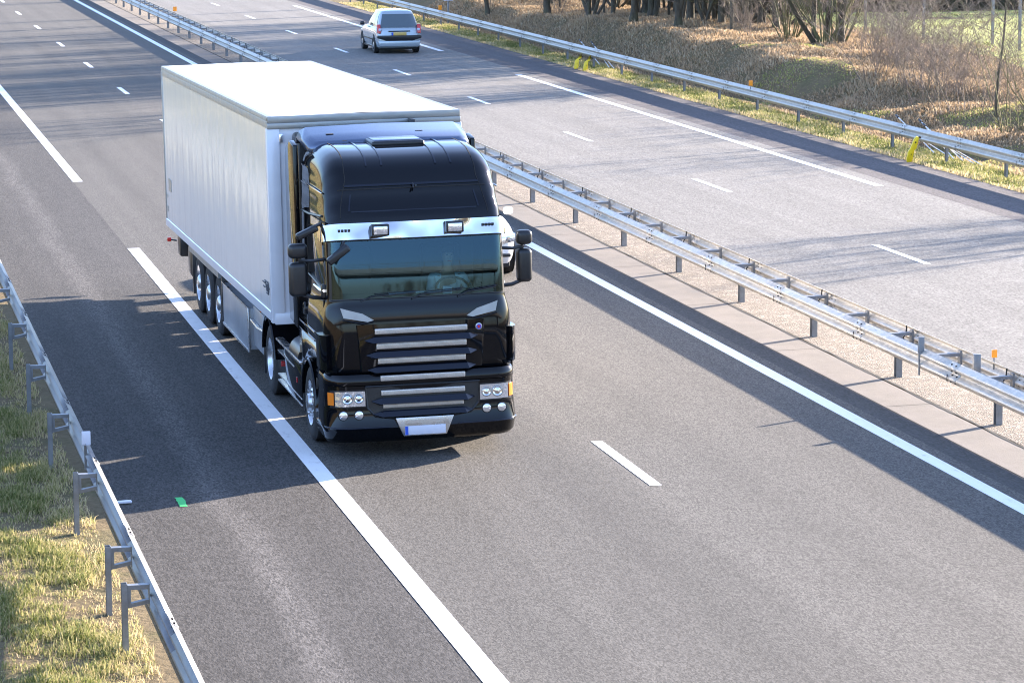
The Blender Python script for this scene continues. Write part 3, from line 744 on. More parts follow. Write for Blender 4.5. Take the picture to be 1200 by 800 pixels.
def cab_sides():
    for sg in (-1, 1):
        X = lambda d: sg*(d)
        # front wheel arch (part of the cab lower side)
        fender('wheel_arch', 1.38, .585, sg*1.245, sg*.9, 5, 175, .5)
        b = MB(); b.box(min(sg*1.0, sg*1.24), max(sg*1.0, sg*1.24), .74, .80, .28, .95, .01); b.box(min(sg*1.0, sg*1.23), max(sg*1.0, sg*1.23), 1.97, 2.03, .30, .75, .01); b.split('mud_guard', K['plastic'], LORRY)
        # lower cab flank above the arch
        b = MB(); ys = [.3, .75, .9, 1.1, 1.38, 1.66, 1.86, 2.0, 2.25]; zl = [.95, .97, 1.03, 1.09, 1.11, 1.09, 1.03, .97, .95]
        b.grid([[(X(1.225), y, z), (X(1.222), y, 1.4)] for y, z in zip(ys, zl)]); o = part('cab_flank', K['black'], b); md = o.modifiers.new('t', 'SOLIDIFY'); md.thickness = .03
        # door: outline seams, handle, side window, lower trim line
        xs = 1.152
        b = MB()
        def seam(p0, p1, w=.010):
            (ya, za, xa), (yb, zb2, xb) = p0, p1; b.tube([(X(xa), ya, za), (X(xb), yb, zb2)], w, 4)
        seam((2.0, 3.02, 1.143), (2.0, 2.05, 1.156)); seam((2.0, 2.05, 1.156), (2.0, 1.2, 1.222)); seam((.42, 2.0, 1.165), (.42, 1.2, 1.222)); seam((.30, 3.0, 1.143), (2.2, 2.98, 1.143)); seam((.42, 1.5, 1.222), (2.22, 1.5, 1.222))
        part('seam', K['dark'], b, CAB)
        b = MB(); b.prism([(.42, 2.16), (1.62, 2.22), (1.62, 2.86), (.62, 2.9), (.50, 2.7)], 'x', min(X(1.14), X(1.158)), max(X(1.14), X(1.158)), .004); DW = part('side_window', K['darkglass'], b)
        b = MB(); b.tube([(X(1.16), .42, 2.13), (X(1.16), 1.66, 2.19), (X(1.16), 1.66, 2.9)], .014, 6); part('window_seal', K['plastic'], b, DW)
        # bright sill trim catching the light
        b = MB(); b.tube([(X(1.168), .36, 2.13), (X(1.168), .62, 2.10), (X(1.175), 1.1, 2.11)], .022, 6); part('window_trim', K['chrome'], b, DW)
        b = MB(); b.lathe([(0, .085), (sg*.02, .08), (sg*.022, .06), (sg*.005, .055), (sg*.004, .0005)], (X(1.215), 1.72, 1.72), 'x', 20); dh = part('door_handle', K['plastic'], b); dh.scale = (1, 1.0, 1)
        b = MB(); b.box(min(X(1.22), X(1.232)), max(X(1.22), X(1.232)), .95, 2.2, 1.50, 1.525, .003); b.box(min(X(1.22), X(1.232)), max(X(1.22), X(1.232)), .95, 2.2, 1.40, 1.415, .003); b.split('door_trim', K['chrome'], LORRY)
        # high side locker line and rear corner seam
        b = MB(); b.box(min(X(1.135), X(1.150)), max(X(1.135), X(1.150)), .55, 2.2, 3.345, 3.365, .003); part('side_trim', K['chrome'], b)
        b = MB(); b.tube([(X(1.147), .55, 3.06), (X(1.15), 1.5, 2.99), (X(1.15), 2.2, 2.97)], .018, 6); part('side_trim', K['plastic'], b)
        # rear side extender (wind deflector between cab and trailer)
        b = MB(); b.prism([(2.27, 1.36), (3.02, 1.40), (3.04, 3.62), (2.92, 3.76), (2.6, 3.86), (2.27, 3.82)], 'x', min(X(1.16), X(1.235)), max(X(1.16), X(1.235)), .02, 3); part('side_deflector', K['black'], b)
        # chassis skirt with bright edges
        b = MB(); b.prism([(2.05, .36), (4.32, .33), (4.32, .90), (2.12, .93)], 'x', min(X(1.10), X(1.235)), max(X(1.10), X(1.235)), .015); SK = part('side_skirt', K['black'], b)
        b = MB()
        b.box(min(X(1.15), X(1.26)), max(X(1.15), X(1.26)), 2.1, 4.3, .915, .95, .01); b.box(min(X(1.225), X(1.245)), max(X(1.225), X(1.245)), 2.75, 4.25, .77, .79, .004); b.box(min(X(1.2), X(1.245)), max(X(1.2), X(1.245)), 2.1, 4.3, .34, .36, .004); b.box(min(X(1.2), X(1.243)), max(X(1.2), X(1.243)), 2.1, 4.3, .43, .445, .004); part('skirt_trim', K['alu'], b, SK)
        b = MB(); b.box(min(X(1.2), X(1.245)), max(X(1.2), X(1.245)), 2.5, 2.55, .60, .67); b.box(min(X(1.2), X(1.245)), max(X(1.2), X(1.245)), 3.9, 3.95, .60, .67); b.split('side_marker', K['red'], SK)
        # drive wheel mudguard
        fender('mud_guard', 5.06, .60, sg*1.25, sg*.70, 8, 172, .52)
        b = MB(); b.box(min(sg*.72, sg*1.24), max(sg*.72, sg*1.24), 5.66, 5.68, .22, .66, .004); part('mud_flap', K['plastic'], b)
        # steps
        b = MB(); b.box(min(sg*1.05, sg*1.255), max(sg*1.05, sg*1.255), .50, .76, .36, .40, .01); b.box(min(sg*1.05, sg*1.245), max(sg*1.05, sg*1.245), .50, .76, .62, .66, .01); b.split('step', K['plastic'], LORRY)
    # air lines, tank tops behind the cab
    b = MB()
    for k in range(5): b.tube([(-.95+.1*k, 2.35, 1.15), (-.9+.1*k, 2.55, 1.3), (-.85+.12*k, 2.8, 1.1), (-.9+.1*k, 2.95, 1.22)], .03, 8)
    b.lathe([(0, .0005), (.0, .2), (.8, .2), (.8, .0005)], (-1.05, 2.3, .95), 'y', 20)
    part('air_lines', K['plastic'], b)
    # rear roof spoiler
    b = MB()
    rows = []
    for y, z, w in ((1.84, 3.86, 1.0), (1.92, 3.895, 1.06), (2.25, 3.96, 1.09), (2.62, 4.02, 1.10), (2.64, 4.0, 1.10)):
        rows.append([(-w-.03, y+.02, z-.13), (-w, y, z-.05), (-w+.1, y, z), (0, y-.02, z+.02), (w-.1, y, z), (w, y, z-.05), (w+.03, y+.02, z-.13)])
    b.grid(rows); o = part('roof_spoiler', K['satin'], b, smooth=50); md = o.modifiers.new('t', 'SOLIDIFY'); md.thickness = .03
    b = MB()
    for x in (-.75, .45): b.box(x-.05, x+.05, 2.16, 2.2, 3.95, 3.962, .003)
    for x in (-.6, -.25, .1, .45): b.box(x-.03, x+.03, 1.87, 1.9, 3.86, 3.89)
    b.split('clip', K['dark'], o)
    # horn-like roof marker + pole
    b = MB(); b.tube([(.02, .36, 3.42), (.03, .25, 3.44)], .014, 6); b.tube([(.015, .37, 3.46), (.0, .26, 3.41)], .01, 6); part('aerial', K['plastic'], b)
cab_sides()
def mirrors():
    def case(name, x0, x1, y0, y1, z0, z1, parent, rz=0):
        b = MB(); b.box(x0, x1, y0, y1, z0, z1, .062, 5); return part(name, K['plastic'], b, parent, 60)
    for sg, dx in ((-1, 0), (1, .0)):
        e = bpy.data.objects.new('mirror', None); COL.objects.link(e); e.parent = LORRY
        xa, xb = (-1.60, -1.36) if sg < 0 else (1.37, 1.57)
        z0 = 2.06 if sg < 0 else 2.10
        case('mirror_housing', xa, xb, .40, .56, z0, z0+.44, e); case('wide_angle_housing', xa-.005, xb+.005, .38, .55, z0+.49, z0+.68, e)
        b = MB(); b.tube([(sg*1.12, .42, z0+.47), (sg*1.30, .40, z0+.455), (sg*1.46, .48, z0+.46)], .022, 8); b.tube([(sg*1.14, .50, z0-.04), (sg*1.30, .46, z0-.02), (sg*1.45, .48, z0+.03)], .026, 8)
        b.tube([(sg*1.45, .48, z0+.4), (sg*1.45, .48, z0+.55)], .02, 8); b.box(sg*1.15-.04, sg*1.15+.04, .42, .52, z0-.03, z0+.14, .015); b.split('mirror_arm', K['plastic'], e)
    # kerb mirror above the left door (photo left) and front mirror at the windscreen corner
    e = bpy.data.objects.new('kerb_mirror', None); COL.objects.link(e); e.parent = LORRY
    m = Matrix.Translation((-1.36, .42, 2.88)) @ Matrix.Rotation(R(-24), 4, 'Y'); b = MB(); b.box(-.15, .15, -.06, .06, -.045, .045, .03, 3, m); part('mirror_housing', K['plastic'], b, e, 60)
    b = MB(); b.tube([(-1.14, .42, 2.86), (-1.19, .38, 2.99), (-1.30, .4, 2.93)], .028, 8); part('mirror_arm', K['plastic'], b, e)
    e = bpy.data.objects.new('front_mirror', None); COL.objects.link(e); e.parent = LORRY
    m = Matrix.Translation((-1.03, .02, 2.63)) @ Matrix.Rotation(R(-36), 4, 'Y'); b = MB(); b.box(-.165, .165, -.07, .05, -.05, .05, .03, 3, m); part('mirror_housing', K['plastic'], b, e, 60)
    b = MB(); b.tube([(-.93, .17, 2.80), (-.95, .07, 2.76), (-1.0, .02, 2.68)], .022, 8); part('mirror_arm', K['plastic'], b, e)
mirrors()
def interior():
    b = MB(); b.prism([(.22, 1.6), (.75, 1.62), (.72, 1.96), (.60, 2.03), (.22, 2.0)], 'x', -1.08, 1.08, .02)
    D = part('dashboard', K['interior'], b)
    b = MB(); b.box(.36, .48, .30, .38, 2.02, 2.12, .01); part('paper', K['plate'], b, D)
    b = MB(); b.box(-.32, .42, .42, .5, 2.035, 2.05); part('paper', K['plate'], b, D)
    b = MB()
    for x in (-.6, .6): b.box(x-.26, x+.26, 1.15, 1.7, 1.3, 1.6, .05); b.box(x-.26, x+.26, 1.6, 1.75, 1.6, 2.5, .05)
    part('seat', K['interior'], b)
    b = MB(); c = Vector((.60, .84, 2.0)); ax = Vector((0, -.6, .8)).normalized(); u = Vector((1, 0, 0)); v = ax.cross(u)
    b.tube([c+(u*math.cos(2*math.pi*i/24)+v*math.sin(2*math.pi*i/24))*.225 for i in range(25)], .017, 8, cap=False)
    b.tube([c-u*.22, c+u*.22], .014, 6); b.tube([c, c-ax*.25], .03, 8); part('steering_wheel', K['interior'], b)
    # curtain behind
    b = MB(); b.box(-1.1, 1.1, 1.95, 1.98, 1.2, 3.0); part('curtain', K['interior'], b)
interior()
def skin_figure(name, joints, edges, mat, parent=None, sub=2):
    me = bpy.data.meshes.new(name); me.from_pydata([j[0] for j in joints], edges, []); o = bpy.data.objects.new(name, me); COL.objects.link(o)
    if parent is not None: o.parent = parent
    me.materials.append(mat)
    sk = o.modifiers.new('skin', 'SKIN'); sk.use_smooth_shade = True
    for i, j in enumerate(joints):
        d = me.skin_vertices[0].data[i]; d.radius = (j[1], j[2] if len(j) > 2 else j[1]); d.use_root = (i == 0)
    ss_ = o.modifiers.new('sub', 'SUBSURF'); ss_.levels = ss_.render_levels = sub
    return o
def driver():
    D = empty('person', (1.45+.60, 39.0+1.35, 1.6)); tag(D, 'driver in a pale shirt behind the windscreen of the black lorry, hands on the wheel', 'person')
    o = D.location; 
    # local coordinates: y forward is -y (faces the camera)
    J = [((0,.05,.05),.16,.13), ((0,.06,.28),.16,.12), ((0,.05,.48),.15,.10), ((0,.02,.60),.06), ((0,0,.66),.055), ((0,-.02,.76),.085,.10), ((0,-.02,.86),.08,.095),
         ((-.20,.03,.50),.065), ((-.27,-.14,.33),.045), ((-.20,-.40,.38),.032), ((-.17,-.47,.40),.03),
         ((.20,.03,.50),.065), ((.28,-.12,.32),.045), ((.22,-.38,.42),.032), ((.19,-.46,.44),.03), ((-.1,-.3,.02),.08), ((-.12,-.55,-.05),.06), ((.1,-.3,.02),.08), ((.12,-.55,-.05),.06)]
    Ed = [(0,1),(1,2),(2,3),(3,4),(4,5),(5,6),(2,7),(7,8),(8,9),(9,10),(2,11),(11,12),(12,13),(13,14),(0,15),(15,16),(0,17),(17,18)]
    body = skin_figure('body', J, Ed, K['skin'], D)
    Js = [((0,.05,.06),.175,.15), ((0,.06,.28),.175,.135), ((0,.05,.50),.155,.11), ((-.20,.03,.50),.075), ((-.27,-.14,.33),.055), ((-.215,-.33,.365),.044), ((.20,.03,.50),.075), ((.28,-.12,.32),.055), ((.235,-.32,.39),.044)]
    skin_figure('shirt', Js, [(0,1),(1,2),(2,3),(3,4),(4,5),(2,6),(6,7),(7,8)], K['shirt'], D)
    # fingers closed on the wheel rim
    for sx, base in ((-1, Vector((-.17,-.47,.40))), (1, Vector((.19,-.46,.44)))):
        b = MB()
        for k in range(4): p = base+Vector((0, -.02, .018*(k-1.5))); b.tube([p, p+Vector((sx*.0, -.035, .0)), p+Vector((sx*.012, -.055, -.012)), p+Vector((sx*.03, -.045, -.022))], [.010, .0095, .009, .008], 6)
        p = base+Vector((-sx*.01, -.01, .03)); b.tube([p, p+Vector((sx*.02, -.02, .02)), p+Vector((sx*.035, -.035, .01))], [.011, .010, .009], 6); b.build('hand', K['skin'], D, 60)
    b = MB(); b.lathe([(-.03, .088), (.03, .098), (.07, .085), (.095, .05), (.105, .001)], (0, .01, .86), 'z', 20); b.build('hair', K['hair'], D, 60)
    b = MB()
    for sx in (-1, 1): b.box(sx*.032-.012, sx*.032+.012, -.116, -.108, .80, .812, .003)
    b.build('eyes', K['hair'], D, 60)
    b = MB(); b.prism([(-.13, .76), (-.105, .80), (-.105, .755)], 'x', -.012, .012); b.build('nose', K['skin'], D, 60)
    b = MB(); b.box(-.025, .025, -.118, -.108, .725, .732); b.build('mouth', K['red'], D, 60)
driver()
def trailer():
    Y0, Y1, X1 = 3.82, 17.15, 1.345
    zt = lambda y: 4.075-.0125*(y-Y0); zb = lambda y: 1.27-.0125*(y-Y0)
    # main box: roof, sides, front, rear as parts of one trailer body
    b = MB(); n = 30; ys = [Y0+(Y1-Y0)*i/n for i in range(n+1)]
    b.grid([[(-X1, y, zb(y)), (-X1, y, zt(y)-.16)] for y in ys]); TB = b.build('trailer_side', K['side'], LORRY, 0)
    b = MB(); b.grid([[(X1, y, zb(y)), (X1, y, zt(y)-.16)] for y in ys]); b.build('trailer_side', K['side'], LORRY, 0)
    b = MB(); b.add([(-X1, Y0, zb(Y0)), (X1, Y0, zb(Y0)), (X1, Y0, zt(Y0)-.03), (-X1, Y0, zt(Y0)-.03), (-X1, Y1, zb(Y1)), (X1, Y1, zb(Y1)), (X1, Y1, zt(Y1)-.03), (-X1, Y1, zt(Y1)-.03)], [(0,1,2,3), (5,4,7,6), (0,4,5,1)])
    FR = b.build('trailer_wall', K['whitepanel'], LORRY, 0)
    b = MB()
    for i in range(1): b.grid([[(-X1+.04, y, zt(y)), (0, y, zt(y)+.012), (X1-.04, y, zt(y))] for y in [Y0+.03, Y1-.03]])
    RF = b.build('trailer_roof', K['white'], LORRY, 20)
    # roof edge rails in stepped grey aluminium
    for sg in (-1, 1):
        b = MB(); P = [(X1-.06, .004), (X1+.0, .0), (X1+.008, -.03), (X1+.008, -.055), (X1+.002, -.062), (X1+.006, -.075), (X1+.006, -.16), (X1-.004, -.165)]
        b.grid([[(sg*x, y, zt(y)+dz) for x, dz in P] for y in (Y0, Y1)]); b.build('roof_rail', K['trim'], LORRY, 20)
        b = MB(); b.grid([[(sg*(X1+.004), y, zb(y)+.10), (sg*(X1+.018), y, zb(y)+.09), (sg*(X1+.018), y, zb(y)-.03), (sg*(X1-.04), y, zb(y)-.05)] for y in (Y0, Y1)]); b.build('lower_rail', K['whitepanel'], LORRY, 20)
        b = MB(); b.prism([(X1+.02, Y0-.02), (X1+.022, Y0+.12), (X1-.01, Y0+.12), (X1-.16, Y0+.01), (X1-.16, Y0-.025)] if sg > 0 else [(-X1-.02, Y0-.02), (-X1-.022, Y0+.12), (-X1+.01, Y0+.12), (-X1+.16, Y0+.01), (-X1+.16, Y0-.025)], 'z', zb(Y0)-.05, zt(Y0)-.17, .008); b.build('corner_post', K['whitepanel'], LORRY, 30)
        b = MB(); b.box(sg*1.17-.025, sg*1.17+.025, Y0-.05, Y0-.02, 3.72, 3.84, .008); b.build('marker_lamp', K['lens'], LORRY)
        b = MB(); b.box(sg*1.348-.01, sg*1.348+.01, Y1-.09, Y1, zb(Y1), zt(Y1)-.1, .004); b.build('rear_frame', K['trim'], LORRY)
    b = MB(); b.box(-X1-.008, X1+.008, Y0-.035, Y0+.03, 3.905, 3.985, .01); b.box(-X1, X1, Y0-.025, Y0+.03, 3.985, 4.078, .008); b.build('front_rail', K['trim'], LORRY)
    b = MB(); b.box(-X1+.02, X1-.02, Y0-.03, Y0+.1, 1.20, 1.36, .015); b.build('front_sill', K['whitepanel'], LORRY)
    # refrigeration unit between cab and trailer
    b = MB(); b.box(-1.02, .86, Y0-.42, Y0-.02, 2.2, 3.86, .06, 3); U = b.build('cooling_unit', K['plastic'], LORRY)
    b = MB(); b.tube([(-1.05, Y0-.62, 3.80), (.70, Y0-.62, 3.80)], .045, 10); b.tube([(.70, Y0-.62, 3.80), (.86, Y0-.62, 3.80)], .05, 10); b.build('pipe', K['plastic'], U)
    b = MB(); b.box(.60, .66, Y0-.30, Y0-.05, 3.6, 3.99, .01); b.build('bracket', K['plastic'], U)
    b = MB()
    for k in range(9): b.box(-.9, .75, Y0-.425, Y0-.418, 3.2+k*.06, 3.22+k*.06)
    b.build('vent', K['dark'], U)
    # small printed mark near the front corner: wedge and short strokes
    b = MB(); xx = -X1-.004; y0 = Y0+.30; z0 = 1.55
    strokes = [((0, .10), (.10, .19)), ((.03, .06), (.13, .15)), ((.06, .02), (.16, .11)), ((.12, .18), (.36, .18)), ((.14, .14), (.34, .14)), ((.14, .09), (.30, .09)), ((.1, .02), (.24, .02)), ((.30, .18), (.18, .05)), ((.38, .14), (.55, .14)), ((.38, .08), (.50, .08))]
    for (a, c), (d, e) in strokes: b.tube([(xx, y0+a*1.2, z0+c), (xx, y0+d*1.2, z0+e)], .011, 4)
    b.build('printed_mark', K['chassis'], LORRY)
    b = MB(); b.box(xx-.002, xx+.002, Y1-.95, Y1-.55, 1.75, 1.97); b.box(xx-.002, xx+.002, Y1-.35, Y1-.2, 1.6, 1.66); b.box(xx-.002, xx+.002, Y1-.35, Y1-.2, 1.35, 1.45); b.split('sticker', K['trim'], LORRY)
    # chassis, axles, landing legs
    b = MB()
    for x in (-.5, .5): b.box(x-.06, x+.06, 4.6, 16.9, .98, 1.12, .01); b.box(x-.05, x+.05, .9, 6.3, .70, .92, .01)
    for y in (10.78, 12.09, 13.40): b.tube([(-1.15, y, .5), (1.15, y, .5)], .07, 10); b.box(-.62, -.42, y-.1, y+.1, .5, 1.0); b.box(.42, .62, y-.1, y+.1, .5, 1.0)
    for y in (1.38, 5.06): b.tube([(-1.1, y, .5), (1.1, y, .5)], .08, 10)
    b.box(-.55, .55, 1.0, 2.2, .45, 1.05, .03); b.box(-.6, .6, 4.6, 5.6, .92, 1.15, .03)
    for x in (-.75, .75): b.box(x-.07, x+.07, 6.4, 6.55, .3, 1.1, .01); b.box(x-.14, x+.14, 6.33, 6.62, .26, .3)
    b.build('chassis', K['chassis'], LORRY)
    for sg in (-1, 1):
        mn = lambda a, c: (min(sg*a, sg*c), max(sg*a, sg*c))
        b = MB(); b.box(*mn(.7, 1.262), 7.15, 10.1, .33, .96, .015); BX = b.build('pallet_box', K['grey'], LORRY)
        b = MB(); b.box(*mn(1.25, 1.275), 7.12, 10.12, .30, .335, .004); b.box(*mn(1.25, 1.272), 7.10, 7.16, .33, .97, .004); b.box(*mn(1.25, 1.275), 7.12, 10.12, .955, .975, .004); b.build('frame', K['alu'], BX)
        b = MB(); b.box(*mn(.75, 1.2), 6.0, 7.0, .42, 1.02, .02); b.build('side_panel', K['grey'], LORRY)
        b = MB(); b.tube([(sg*1.22, 7.05, .80), (sg*1.24, 6.2, .80), (sg*1.2, 5.8, .8)], .028, 8); b.build('guard_rail', K['alu'], LORRY)
        b = MB(); b.prism([(10.1, 1.03), (14.05, .99), (14.05, 1.12), (10.1, 1.16)], 'x', *mn(1.27, 1.325)); b.build('wheel_board', K['trim'], LORRY)
        b = MB(); b.box(*mn(.9, 1.27), 10.12, 10.2, .35, 1.15, .01); b.box(*mn(.85, 1.27), 14.02, 14.07, .25, 1.02, .004); b.box(*mn(.85, 1.25), 14.35, 14.9, .45, 1.02, .08); b.box(*mn(.9, 1.24), 16.1, 16.5, .62, 1.0, .03); b.split('mud_guard', K['plastic'], LORRY)
        b = MB(); b.box(*mn(1.28, 1.30), 5.5, 5.56, 1.13, 1.18); b.box(*mn(1.28, 1.30), 8.8, 8.86, 1.1, 1.15); b.split('side_marker', K['amber'], LORRY)
        b = MB(); b.tube([(sg*1.2, 17.0, .8), (sg*1.31, 17.05, .82)], .015, 6); b.mi = 1; b.lathe([(-.04, .001), (-.03, .04), (.03, .04), (.04, .001)], (sg*1.33, 17.05, .82), 'x', 10); b.build('rear_marker', [K['plastic'], K['red']], LORRY)
        b = MB(); b.box(*mn(.5, 1.15), 17.1, 17.16, .75, .88, .02); b.build('tail_light', [K['red']], LORRY)
before = set(LORRY.children)
trailer()
for ch in LORRY.children:
    if ch not in before: ch.location.x += .045
# the carriageway has a crossfall; the sprung body leans with it
lean = Matrix.Rotation(-.016, 4, 'Y')
for ch in LORRY.children:
    if ch.name.split('.')[0] != 'wheel': ch.matrix_local = lean @ ch.matrix_local
# ------------------------------------------------------------------ cars
def car_curve(w, yr, yf, r1=.12, r2=.22):
    pts = [(0, yr), (w*.45, yr+.005), (w*.78, yr+.03), (w*.93, yr+r1*.7), (w, yr+r1*2.2)]
    n = 7; a, c = yr+r1*2.2, yf-r2*2.2
    pts += [(w*(1+.02*math.sin(math.pi*i/n)), a+(c-a)*i/n) for i in range(1, n)]
    pts += [(w, c), (w*.93, yf-r2*.75), (w*.74, yf-r2*.22), (w*.42, yf-.01), (0, yf)]
    return pts
def make_car(name, label, loc, rz, paint, L=4.28, H=1.62, W=.87, hatch_lean=.32, group=None):
    """rear at y=0, front at y=L"""
    C = empty(name, loc, rz); tag(C, label, 'car')
    lv = [(.24, W*.93, .06, L-.10), (.34, W*.975, .0, L-.02), (.52, W, -.02, L), (.72, W*1.0, .03, L-.03), (.88, W*.985, .05, L-.10), (.98, W*.955, .08, L-.22)]
    hood = .80
    rows = []
    for z, w, yr, yf in lv:
        row = []
        for x, y in car_curve(w, yr, yf):
            zz = z
            if z > .8: zz = z-(z-hood+.02)*smooth(L-1.3, L-.1, y)*.85      # belt drops into the bonnet
            row.append((x, y, float(zz)))
        rows.append(row)
    top = rows[-1]; cy = L/2
    rows.append([(x*.93, yr2+(.06 if yr2 < cy else -.08 if i > 9 else 0), z+.03) for i, (x, yr2, z) in enumerate(top)])
    rows.append([(x*.5, y+(.12 if y < cy else -.25 if i > 12 else 0), z+.055) for i, (x, y, z) in enumerate(rows[-1])])
    rows.append([(0, y, z+.015) for x, y, z in rows[-1]])
    b = MB(); b.grid(rows); b.grid([[(-x, y, z) for x, y, z in r][::-1] for r in rows])
    body = b.build('body', paint, C, 60, fix=True); md = body.modifiers.new('s', 'SUBSURF'); md.levels = md.render_levels = 1
    # greenhouse
    zb = 1.0; g0 = car_curve(W*.90, .10, L-1.05, .10, .30); g1 = car_curve(W*.70, .10+hatch_lean, L-1.95, .12, .30)
    zr = H-.06
    def gp(u, k):      # u 0..1 from belt to roof edge, k index on the curve (float)
        i = min(int(k), len(g0)-2); f = k-i
        a = [g0[i][q]+(g0[i+1][q]-g0[i][q])*f for q in (0, 1)]; c = [g1[i][q]+(g1[i+1][q]-g1[i][q])*f for q in (0, 1)]
        bow = .03*math.sin(math.pi*u)
        fz = zb-.15*float(smooth(L-1.7, L-1.05, a[1]))
        x = a[0]+(c[0]-a[0])*u; y = a[1]+(c[1]-a[1])*u
        return (x+(bow if x > .1 else 0), y, fz+(zr-fz)*u)
    n = len(g0); us = [0, .2, .4, .6, .8, .93, 1]
    rows = [[gp(u, k) for k in range(n)] for u in us]
    last = rows[-1]
    ymid = (g1[0][1]+g1[-1][1])/2
    rows.append([(x*.92, y+(ymid-y)*.04, z+.03) for x, y, z in last]); rows.append([(x*.5, y+(ymid-y)*.15, z+.055) for x, y, z in last]); rows.append([(0, y+(ymid-y)*.2, z+.06) for x, y, z in last])
    b = MB(); b.grid(rows); b.grid([[(-x, y, z) for x, y, z in r][::-1] for r in rows])
    GH = b.build('roof', paint, C, 60, fix=True)
    def pane(nm, k0, k1, u0, u1, mirror, off=.012, mat='carglass', par=C, slant=0):
        b = MB(); nk = 8; nu = 4
        R_ = [[gp(u0+(u1-u0)*j/nu, k0+(k1-k0)*i/nk+slant*j/nu) for i in range(nk+1)] for j in range(nu+1)]
        R_ = [[(x*(1+off*1.0)+off*.3, y, z) for x, y, z in r] for r in R_]
        for m_ in ((1, -1) if mirror == 2 else (mirror,)): b.grid([[(m_*x, y, z) for x, y, z in r] for r in R_])
        return b.build(nm, K[mat], par, 60)
    # side windows (three per side), rear screen, windscreen
    for m_ in (1, -1):
        for k0, k1 in ((4.4, 6.1), (6.25, 8.6), (8.75, 11.0)): pane('side_window', k0, k1, .12, .86, m_)
    def screen(nm, yoff, k, u0, u1, hw0, hw1):
        b = MB(); rws = []
        for j in range(5):
            u = u0+(u1-u0)*j/4; hw = hw0+(hw1-hw0)*j/4; r = []
            for i in range(-6, 7):
                x = hw*i/6
                # find y on curve for |x|
                pts = [gp(u, q*.1) for q in (range(0, 41) if k == 0 else range(n*10-11, n*10-52, -1))]
                y = min(pts, key=lambda p: abs(p[0]-abs(x))); r.append((x, y[1]+yoff, y[2]))
            rws.append(r)
        b.grid(rws); return b.build(nm, K['carglass'], C, 60)
    RW = screen('rear_window', -.015, 0, .03, .86, W*.83, W*.68)
    WSn = screen('windscreen', .02, 1, .06, .9, W*.74, W*.55)
    b = MB()
    for m_ in (-1, 1):
        xx = m_*W*.90; b.prism([(.02, .78), (.20, .78), (.26, .95), (.22, 1.12), (.10, 1.12)], 'x', min(xx-.06*m_, xx+.07*m_), max(xx-.06*m_, xx+.07*m_), .015)
        if m_ == -1: b.build('tail_light', K['red'], C); b = MB()
        else: b.build('tail_light', K['red'], C)
    for m_ in (-1, 1):
        b = MB(); b.box(m_*W*.87-.05, m_*W*.87+.05, .0, .04, .88, .97, .015); b.build('reversing_lamp', K['plate'], C)
    b = MB(); b.prism([(-W*.99, .70), (W*.99, .70), (W*.99, .60), (W*.6, .50), (-W*.6, .50), (-W*.99, .60)], 'y', -.045, .16, .02); b.build('rear_bumper', K['plastic'], C)
    b = MB(); b.prism([(-W*.95, .50), (W*.95, .50), (W*.9, .28), (-W*.9, .28)], 'y', -.04, .2, .03); b.build('rear_valance', paint, C)
    b = MB(); b.box(-.42, .42, .005, .04, .84, .88, .012); b.build('handle_strip', K['plastic'], C)
    b = MB(); b.box(-.28, .28, .0, .025, .70, .82, .006); NPl = b.build('number_plate', K['yplate'], C)
    b = MB(); b.box(-.30, -.235, -.004, .0, .705, .815); b.build('country_strip', K['blue'], NPl)
    # front face
    for m_ in (-1, 1):
        b = MB(); xx = m_*W*.78; b.prism([(xx-.17*m_, .60), (xx+.13*m_, .66), (xx+.14*m_, .78), (xx-.16*m_, .72)], 'y', L-.24, L-.015, .012); H_ = b.build('headlight', K['lens'], C)
        b = MB(); b.lathe([(0, .055), (.01, .05), (.012, .001)], (xx-.02*m_, L-.018, .69), 'y', 14); b.build('bulb_reflector', K['chrome'], H_)
        b = MB(); b.box(m_*W*.70-.09, m_*W*.70+.09, L-.04, L+.012, .38, .44, .012); b.build('fog_lamp', K['plastic'], C)
    b = MB(); b.box(-.45, .45, L-.05, L+.005, .60, .70, .01); b.box(-.52, .52, L-.04, L+.02, .26, .42, .012); b.build('front_grille', K['plastic'], C)
    b = MB(); b.box(-.26, .26, L+.015, L+.03, .45, .56, .004); b.build('number_plate', K['plate'], C)
    for m_ in (-1, 1):
        b = MB(); b.box(min(m_*(W+.02), m_*(W+.2)), max(m_*(W+.02), m_*(W+.2)), L-1.55, L-1.42, .98, 1.12, .05, 4); b.build('mirror', K['plastic'] if paint is K['silver'] else paint, C)
        b = MB(); b.box(min(m_*W*1.0, m_*(W*1.03)), max(m_*W*1.0, m_*(W*1.03)), .95, L-1.15, .50, .56, .006); b.box(min(m_*W*.95, m_*(W*.99)), max(m_*W*.95, m_*(W*.99)), .8, L-.9, .20, .26); b.build('side_trim', K['plastic'], C)
        for y in (.82, L-.78):
            e = bpy.data.objects.new('wheel', None); COL.objects.link(e); e.parent = C; o_ = m_
            b = MB(); b.lathe([(o_*.0, .36), (o_*.012, .355), (o_*.012, .0005)], (m_*W*.995, y, .36), 'x', 32); b.build('arch', K['dark'], e)
            b = MB(); b.lathe([(-o_*.2, .20), (-o_*.2, .30), (-o_*.17, .315), (-o_*.03, .315), (o_*.0, .30), (o_*.004, .21)], (m_*(W+.01), y, .315), 'x', 32); b.build('tyre', K['rubber'], e)
            b = MB(); b.lathe([(o_*.004, .215), (-o_*.01, .2), (-o_*.01, .14), (o_*.01, .07), (o_*.012, .0005)], (m_*(W+.01), y, .315), 'x', 24)
            b.mi = 1
            for q in range(8): t = 2*math.pi*q/8; b.lathe([(o_*.0035, .026), (o_*.004, .0005)], (m_*(W+.01)-o_*.008, y+.165*math.cos(t), .315+.165*math.sin(t)), 'x', 8)
